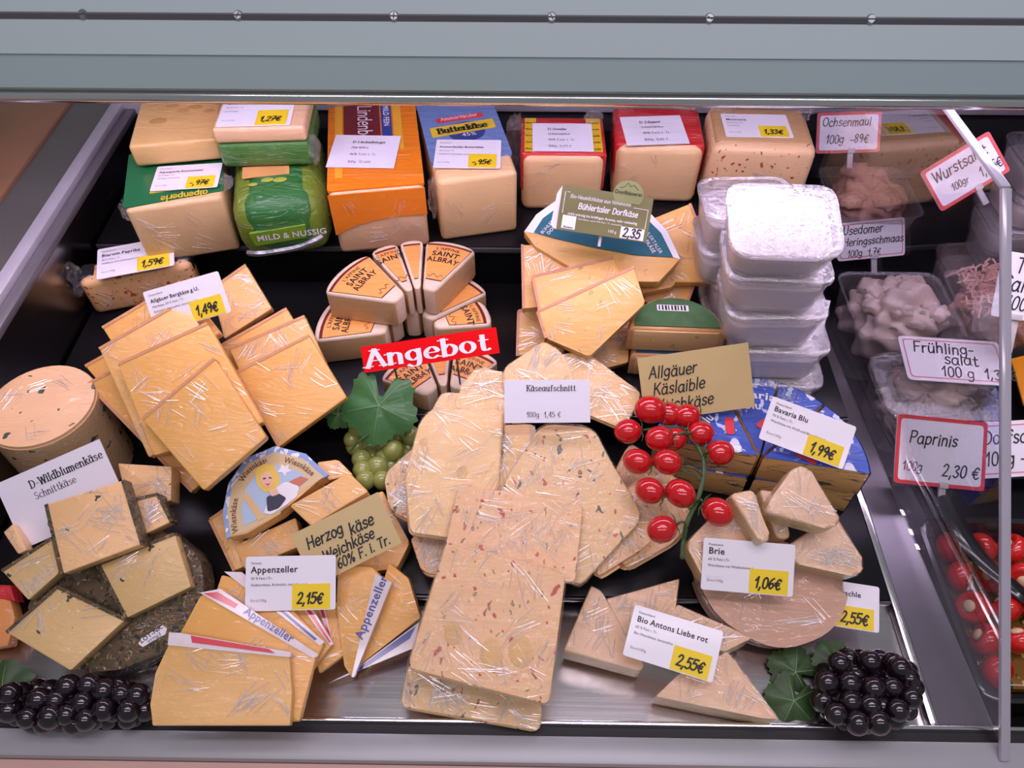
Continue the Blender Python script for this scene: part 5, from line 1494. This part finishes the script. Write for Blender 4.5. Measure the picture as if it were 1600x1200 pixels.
for row, (y, x0, x1, n_) in enumerate(((668, 560, 632, 4), (684, 552, 640, 5), (700, 556, 636, 5), (716, 562, 634, 5), (732, 568, 630, 4), (748, 575, 622, 3))):
    for i in range(n_):
        x = x0 + (x1 - x0) * i / max(1, n_ - 1) + rnd.uniform(-4, 4)
        pl.append((x, y + rnd.uniform(-4, 4), rnd.choice((0, .7, 1.4))))
t, r = grapes('green_grapes', 'bunch of translucent green grapes under a large vine leaf', 'grapes', pl, ZA + .004, 16, gm, .01, W(595, 720, ZA), 6)
lp_ = W(592, 634, .905)
leaf('leaf', lp_, .046, tilt_frame(lp_, 32, 0).spin(172), t, leaf_mat, 1, .22)
lp2 = W(528, 648, .885)
leaf('leaf', lp2, .018, tilt_frame(lp2, 32, 0).spin(150), t, leaf_mat, 2, .3)
obj('stem', tube_bm(smooth_path([W(590, 640, .892), W(582, 672, .885), W(560, 690, .88), W(548, 705, .87)], 4), .0014, 6), stem_mat, t)
def cluster(box_, n_, rpx, seed):
    rnd = random.Random(seed); out = []
    for _ in range(4000):
        if len(out) >= n_: break
        x, y = rnd.uniform(box_[0], box_[2]), rnd.uniform(box_[1], box_[3])
        cx, cy = (box_[0] + box_[2]) / 2, (box_[1] + box_[3]) / 2
        if ((x - cx) / (box_[2] - box_[0]) * 2) ** 2 + ((y - cy) / (box_[3] - box_[1]) * 2) ** 2 > 1.15: continue
        l = 0 if _ < 900 else (1 if _ < 2200 else 2)
        if all((x - a) ** 2 + (y - b) ** 2 > (rpx * (1.7 if abs(l * 1.1 - c) < .5 else .75)) ** 2 for a, b, c in out): out.append((x, y, l * 1.1))
    return out
t, r = grapes('dark_grapes', 'bunch of glossy black grapes with leaves beside the chrome tray edge', 'grapes', cluster((1282, 1024, 1428, 1130), 66, 16, 3), .8005, 18, dark_grape, .01, W(1345, 1070, .8), 7)
for (x, y, s, sp) in ((1303, 1032, .022, -40), (1243, 1050, .028, 60), (1240, 1095, .028, 150)):
    q = W(x, y, .816 if y < 1040 else .810)
    leaf('leaf', q, s, tilt_frame(q, 20, 0).spin(sp), t, leaf_dark, x, .25)
t, r = grapes('dark_grapes', 'bunch of glossy black grapes below the herb cheese pieces', 'grapes', cluster((6, 1070, 230, 1130), 88, 15, 4), .8005, 17, dark_grape, .01, W(120, 1090, .8), 8)
q = W(4, 1080, .818)
leaf('leaf', q, .03, tilt_frame(q, 25, 0).spin(80), t, leaf_dark, 9, .25)
# tomatoes on the vine
tom = plain('tomato_skin', (0.55, 0.006, 0.010), .15, noise=.08, coat=.6)
calyx_m = plain('calyx', (0.045, 0.12, 0.03), .5, noise=.2)
TZ = .935
vt = thing('tomato_vine', 'vine of shiny red cherry tomatoes lying over sliced and blue cheese', 'tomatoes', W(1060, 740, .92))
toms = [(1016, 640, 1.15, .010), (1044, 647, 1.0, 0), (1073, 650, 1.0, .002), (981, 674, 1.0, 0), (1030, 685, 1.0, .008), (1054, 686, .9, -.004), (1095, 677, 1.0, 0), (1125, 707, 1.0, 0),
        (996, 721, 1.0, 0), (1043, 722, 1.0, .006), (1015, 767, 1.0, 0), (1063, 771, 1.05, .004), (1121, 800, 1.05, 0), (1034, 827, 1.0, 0)]
tr_ = 20 * depth(W(1050, 720, TZ)) / 1200
tme = ball_me('tomato', tr_, tom, 5, (1, 1.0, 1.14))
bm = bmesh.new()
for i in range(5):
    a = i * 2 * math.pi / 5
    tube_bm([V((0, 0, .0)), V((math.cos(a), math.sin(a), .15)) * tr_ * .5, V((math.cos(a), math.sin(a), -.12)) * tr_ * .95], .0011, 5, bm, r2=.0002)
cal_me = bpy.data.meshes.new('calyx'); bm.to_mesh(cal_me); bm.free(); cal_me.materials.append(calyx_m)
stem_px = [(1066, 872), (1068, 846), (1074, 815), (1090, 780), (1099, 745), (1099, 718), (1090, 698), (1080, 676), (1076, 655)]
stem = [W(x, y, TZ - .004 - (.02 if y > 830 else 0)) for x, y in stem_px]
def near(p):
    return min(smooth_path(stem, 6), key=lambda s: (s - p).length)
obj('main_stem', tube_bm(smooth_path(stem, 6), .0024, 8), stem_mat, vt)
for k, (x, y, s, dz) in enumerate(toms):
    p = W(x, y, TZ + dz)
    a = near(p); d = (a - p); d.z += .006
    q = V((0, 0, 1)).rotation_difference(d.normalized())
    to = inst('tomato', tme, p, vt, q, [s] * 3)
    ca = bpy.data.objects.new('calyx', cal_me); COL.objects.link(ca); ca.parent = to
    ca.location = (0, 0, tr_ * 1.1)
    e = p + d.normalized() * tr_ * 1.1 * s
    m = (e + a) / 2 + V((0, 0, .007))
    obj('side_stem', tube_bm(smooth_path([e, m, a], 5), .0012, 6), stem_mat, vt)

# ================================================================== salads behind the divider
def ZX(px, py, x):
    d = ray(px, py); return CL.z + d.z * (x - CL.x) / d.x
shelf2 = lambda nm, lb, y0, y1, z: tag(box(nm, WF, XP(y0) + .010, 1.045, y0, y1, .7455, z, black_shelf, bev=.002), lb, 'display step', 'black steps under the salads')
shelf2('salad_step', 'black step under the meat salads at the back', .845, 1.09, .845)
shelf2('salad_step', 'low black step under the clear salad tubs', .55, .844, .765)
cream = cheese('cream_salad', (0.74, 0.68, 0.78), spots=[((0.35, 0.30, 0.18), 50, .1)], film=.4, fscale=8)
pinkmeat = cheese('meat_salad', (0.62, 0.36, 0.33), film=.7, fscale=7, dark=(0.40, 0.20, 0.18))
def lump(name, c, sx, sy, sz, mat, parent, seed, sub=4, amp=.16):
    rnd = random.Random(seed); bm = bmesh.new()
    bmesh.ops.create_icosphere(bm, subdivisions=sub, radius=1)
    ph = [rnd.uniform(0, 6) for _ in range(6)]
    for v in bm.verts:
        u = v.co.copy()
        k = 1 + amp * (math.sin(5 * u.x + ph[0]) * math.sin(6 * u.y + ph[1]) + .6 * math.sin(11 * u.z + 9 * u.x + ph[2]) * math.sin(10 * u.y + ph[3]))
        v.co = V((u.x * sx * k, u.y * sy * k, max(u.z, -.3) * sz * k)) + V(c)
    return obj(name, bm, mat, parent, sharp=70)
def bowl(name, label, x, y, z, w, d, h, mat_in, seed, cat='salad', lid=False, grp=None):
    c = V((x, y, z)); f = tilt_frame(c, 0, 0)
    t = thing(name, label, cat, c, grp)
    def ring(s, zz): return rounded(f.L([(-w / 2 * s, -d / 2 * s), (w / 2 * s, -d / 2 * s), (w / 2 * s, d / 2 * s), (-w / 2 * s, d / 2 * s)], zz), .022, 4)
    bm = bmesh.new()
    rs = [[bm.verts.new(p) for p in ring(s, zz)] for s, zz in ((.78, .0005), (.82, .003), (.97, h - .002), (1.03, h))]
    for a, b in zip(rs, rs[1:]):
        for i in range(len(a)):
            j = (i + 1) % len(a); bm.faces.new((a[i], a[j], b[j], b[i]))
    bm.faces.new(rs[0])
    obj('dish', bm, tub_clear, t)
    lump('salad', (x, y, z + h * .62), w * .42, d * .42, h * .62, mat_in, t, seed, 5, .20)
    for q in range(9):
        rn = random.Random(seed * 31 + q)
        lump('salad_chunk', (x + rn.uniform(-.32, .32) * w, y + rn.uniform(-.32, .32) * d, z + h * .98 + rn.uniform(0, .012)), rn.uniform(.012, .022), rn.uniform(.010, .018), .011, mat_in, t, q, 3, .2)
    if lid:
        obj('lid', prism_bm(ccw(ring(1.05, h + .012), f.z), f.z, .005, .002, 2), lid_clear, t)
    return t
bowl('meat_salad_dish', 'clear dish of pinkish ox muzzle salad under the red-rimmed sign', .510, .945, .8455, .125, .12, .075, pinkmeat, 1)
bowl('herring_salad_dish', 'deep clear dish of creamy herring salad behind the divider', .520, .765, .7655, .140, .13, .100, cream, 2)
bowl('spring_salad_tub', 'lidded clear tub of creamy spring salad beneath the pink-lined card', .528, .630, .7655, .140, .105, .078, cream, 3, lid=True)
# sausage salad: a heap of strips
t = bowl('sausage_salad_dish', 'clear dish heaped with thin pink sausage strips', .680, .790, .7655, .15, .105, .095, pinkmeat, 5)
rnd = random.Random(8); bm = bmesh.new()
for i in range(170):
    x, y = .680 + rnd.uniform(-.064, .064), .790 + rnd.uniform(-.046, .046)
    z = .7655 + .112 - ((x - .68) / .075) ** 2 * .018 + rnd.uniform(-.004, .006); a = rnd.uniform(0, 6.3)
    L = [V((x + math.cos(a + s * .5) * .011 * s, y + math.sin(a + s * .5) * .011 * s, z + .003 * math.sin(s * 3 + a))) for s in (-1.2, -.5, .2, .9)]
    tube_bm(L, .0017, 5, bm)
o = obj('sausage_strips', bm, plain('sausage_pink', (0.70, 0.36, 0.30), .4, coat=.4, noise=.15), t); o['kind'] = 'stuff'
# further lidded tubs against the far end
for k in range(4):
    tub((.745 + (k % 2) * .006, .930, .8455 + k * .0515), .13, .10, .0505, 0, ['lowest', 'second', 'third', 'topmost'][k] + ' lidded tub of the stack behind the sausage salad', grp='tubs beyond the divider')
# stuffed peppers in oil
tx0, tx1, ty0, ty1 = .476, .760, .262, .470
t = thing('pepper_tray', 'black tray of oil with herbs holding stuffed red peppers', 'tray', ((tx0 + tx1) / 2, (ty0 + ty1) / 2, .7455))
blackplastic = plain('black_plastic', (0.012, 0.012, 0.013), .18, coat=.6)
bm = bmesh.new()
def rr(i, z): return [bm.verts.new(p) for p in rounded([V((tx0 + i, ty0 + i, z)), V((tx1 - i, ty0 + i, z)), V((tx1 - i, ty1 - i, z)), V((tx0 + i, ty1 - i, z))], .025, 5)]
rs = [rr(.016, .7458), rr(-.004, .800), rr(0, .802), rr(.005, .800), rr(.022, .752)]
for a, b in zip(rs, rs[1:]):
    for i in range(len(a)):
        j = (i + 1) % len(a); bm.faces.new((a[i], a[j], b[j], b[i]))
bm.faces.new(rs[-1]); bm.faces.new(rs[0])
obj('dish', bm, blackplastic, t)
oil = cheese('herb_oil', (0.20, 0.11, 0.02), spots=[((0.55, 0.38, 0.08), 90, .22), ((0.03, 0.04, 0.01), 110, .2)], film=0, rough=.08)
box('oil', WF, tx0 + .020, tx1 - .020, ty0 + .020, ty1 - .020, .7525, .768, oil, t, bev=.006)
pep = plain('pepper_red', (0.62, 0.02, 0.015), .10, coat=.7, noise=.2, scale=50)
fill = cheese('pepper_filling', (0.78, 0.66, 0.50), film=0)
rnd = random.Random(3)
pspots = []
for j in range(5):
    for i in range(7):
        if j == 0 and i in (1, 2, 4) or j == 1 and i == 2: continue      # bare oil with herbs shows here
        pspots.append((.508 + i * .0362 + rnd.uniform(-.001, .001), .2945 + j * .0362 + rnd.uniform(-.001, .001)))
for k, (x, y) in enumerate(pspots):
    z = .785
    p = V((min(x, tx1 - .036), y, z))
    s = thing('stuffed_pepper', 'stuffed red cherry pepper lying in the black oil tray', 'pepper', (p.x, p.y, .768), 'stuffed peppers in oil')
    a = rnd.uniform(0, 6.3); ax = V((math.cos(a), math.sin(a), rnd.uniform(.1, .7))).normalized()
    bm = bmesh.new(); bmesh.ops.create_uvsphere(bm, u_segments=18, v_segments=12, radius=.0182)
    qq = V((0, 0, 1)).rotation_difference(ax)
    for v in bm.verts:
        c = v.co.copy(); c.z *= .85
        if c.z > .010: c.z = .010 - (c.z - .010) * .8
        v.co = qq @ c + V((p.x, p.y, z))
    obj('flesh', bm, pep, s, sharp=60)
    bm = bmesh.new(); bmesh.ops.create_uvsphere(bm, u_segments=12, v_segments=8, radius=.0070)
    for v in bm.verts: v.co = qq @ V((v.co.x, v.co.y, v.co.z * .5 + .0085)) + V((p.x, p.y, z))
    obj('filling', bm, fill, s, sharp=60)
# black serving spoons
def spoon(a, b, c, label, wd_=.012):
    t = thing('serving_spoon', label, 'spoon', c, 'black serving spoons')
    pts = smooth_path([a, b, c], 8)
    bm = bmesh.new(); L, R_, U = [], [], []
    for i, p in enumerate(pts):
        d = (pts[min(i + 1, len(pts) - 1)] - pts[max(i - 1, 0)]).normalized(); s = d.cross(V((0, 0, 1))).normalized()
        ww = wd_ * (1.0 - .25 * i / len(pts))
        L.append([bm.verts.new(p + s * ww * q + V((0, 0, zz))) for q, zz in ((-1, 0), (-.5, .004), (.5, .004), (1, 0), (.5, -.003), (-.5, -.003))])
    for A, B in zip(L, L[1:]):
        for j in range(6): bm.faces.new((A[j], A[(j + 1) % 6], B[(j + 1) % 6], B[j]))
    bm.faces.new(L[0]); bm.faces.new(L[-1])
    obj('handle', bm, blackplastic, t)
    lump('scoop', c, .026, .034, .008, blackplastic, t, 3, 3, 0)
    return t
spoon(V((.500, .485, .825)), V((.520, .410, .815)), V((.600, .330, .798)), 'black plastic serving spoon with its handle towards the red-rimmed sign')
spoon(V((.640, .46, .83)), V((.628, .36, .815)), V((.655, .300, .800)), 'black plastic serving spoon lying in the tray beside the pane edge')
# salad signs
def YZ(px, py, y):
    d = ray(px, py); return CL.z + d.z * (y - CL.y) / d.y
def sign(label, lines, cx, cy, y, wpx, asp, tilt, roll, border, stake=True, sz=.11):
    its = [('H', s, xx, yy, sz * k, ink, dict(w=.12, slant=.15, wob=.05)) for s, xx, yy, k in lines]
    return card('salad_sign', label, cx, cy, YZ(cx, cy, y), wpx, asp, tilt, roll, its, cat='sign', border=border, corner=.05, th=.0012, stake=(.004, .022, .05) if stake else None)
RB = (red_rim, 0.0, .045); PB_ = (pink_line, .035, .012)
sign('red-rimmed sign handwritten Ochsenmaul above the ox salad', [('Ochsenmaul', -.42, .16, 1.15), ('100g  -89€', -.36, -.26, 1.15)], 1326, 207, 1.005, 100, .64, 50, 2, RB)
sign('tilted red-rimmed sign handwritten Wurstsalat', [('Wurstsalat', -.40, .10, 1.25), ('100gr', -.25, -.24, .8), ('1,05€', .14, -.30, 1.1)], 1508, 268, .86, 126, .56, 45, 32, RB)
sign('pink-lined sign handwritten Usedomer over the herring salad', [('Usedomer', -.42, .18, 1.1), ('Heringsschmaas', -.42, -.12, 1.0), ('100g  1,7€', -.36, -.42, .9)], 1361, 374, .875, 106, .56, 50, 6, (pink_line, .03, .014))
sign('pink-lined card handwritten Frühling-salat on the lidded tub', [('Frühling-', -.38, .14, 1.2), ('salat', -.10, -.10, 1.2), ('100 g  1,30€', -.16, -.38, 1.1)], 1490, 563, .640, 160, .45, 6, -4, PB_, stake=False)
sign('red-rimmed sign handwritten Paprinis above the stuffed peppers', [('Paprinis', -.36, .10, 1.2), ('100g', -.42, -.30, .9), ('2,30 €', .02, -.34, 1.2)], 1470, 707, .524, 142, .76, 36, -5, (red_rim, 0.0, .042))
card('salad_sign', 'pink-lined sign ending in salat beside the divider edge', 1600, 700, YZ(1600, 700, .530), 160, .55, 35, 4, [('H', 'Dorfsalat', -.40, .10, .13, ink, dict(w=.11, slant=.15)), ('H', '100g -,99', -.40, -.28, .13, ink, dict(w=.11, slant=.15))], cat='sign', border=PB_, corner=.05, th=.0012, stake=(.004, .03, .1))
card('salad_sign', 'plain white sign handwritten Thun beside the divider edge', 1622, 452, ZX(1600, 450, .60), 130, .80, 45, -8, [('H', 'Thun-', -.32, .20, .18, ink, dict(w=.11, slant=.15)), ('H', 'Salat', -.44, -.08, .18, ink, dict(w=.11, slant=.15)), ('H', '100g', -.36, -.36, .16, ink, dict(w=.11, slant=.15))], cat='sign', corner=.05, th=.0012, stake=(.006, .04, -.2))
tag(prism('orange_board', ccw([W(1580, 560, .80), W(1640, 545, .80), W(1650, 640, .80), W(1600, 632, .80)], V((0, 0, 1))), V((0, 0, 1)), .004, plain('orange_card', (0.80, 0.30, 0.01), .5)), 'orange card lying beyond the divider edge', 'card')
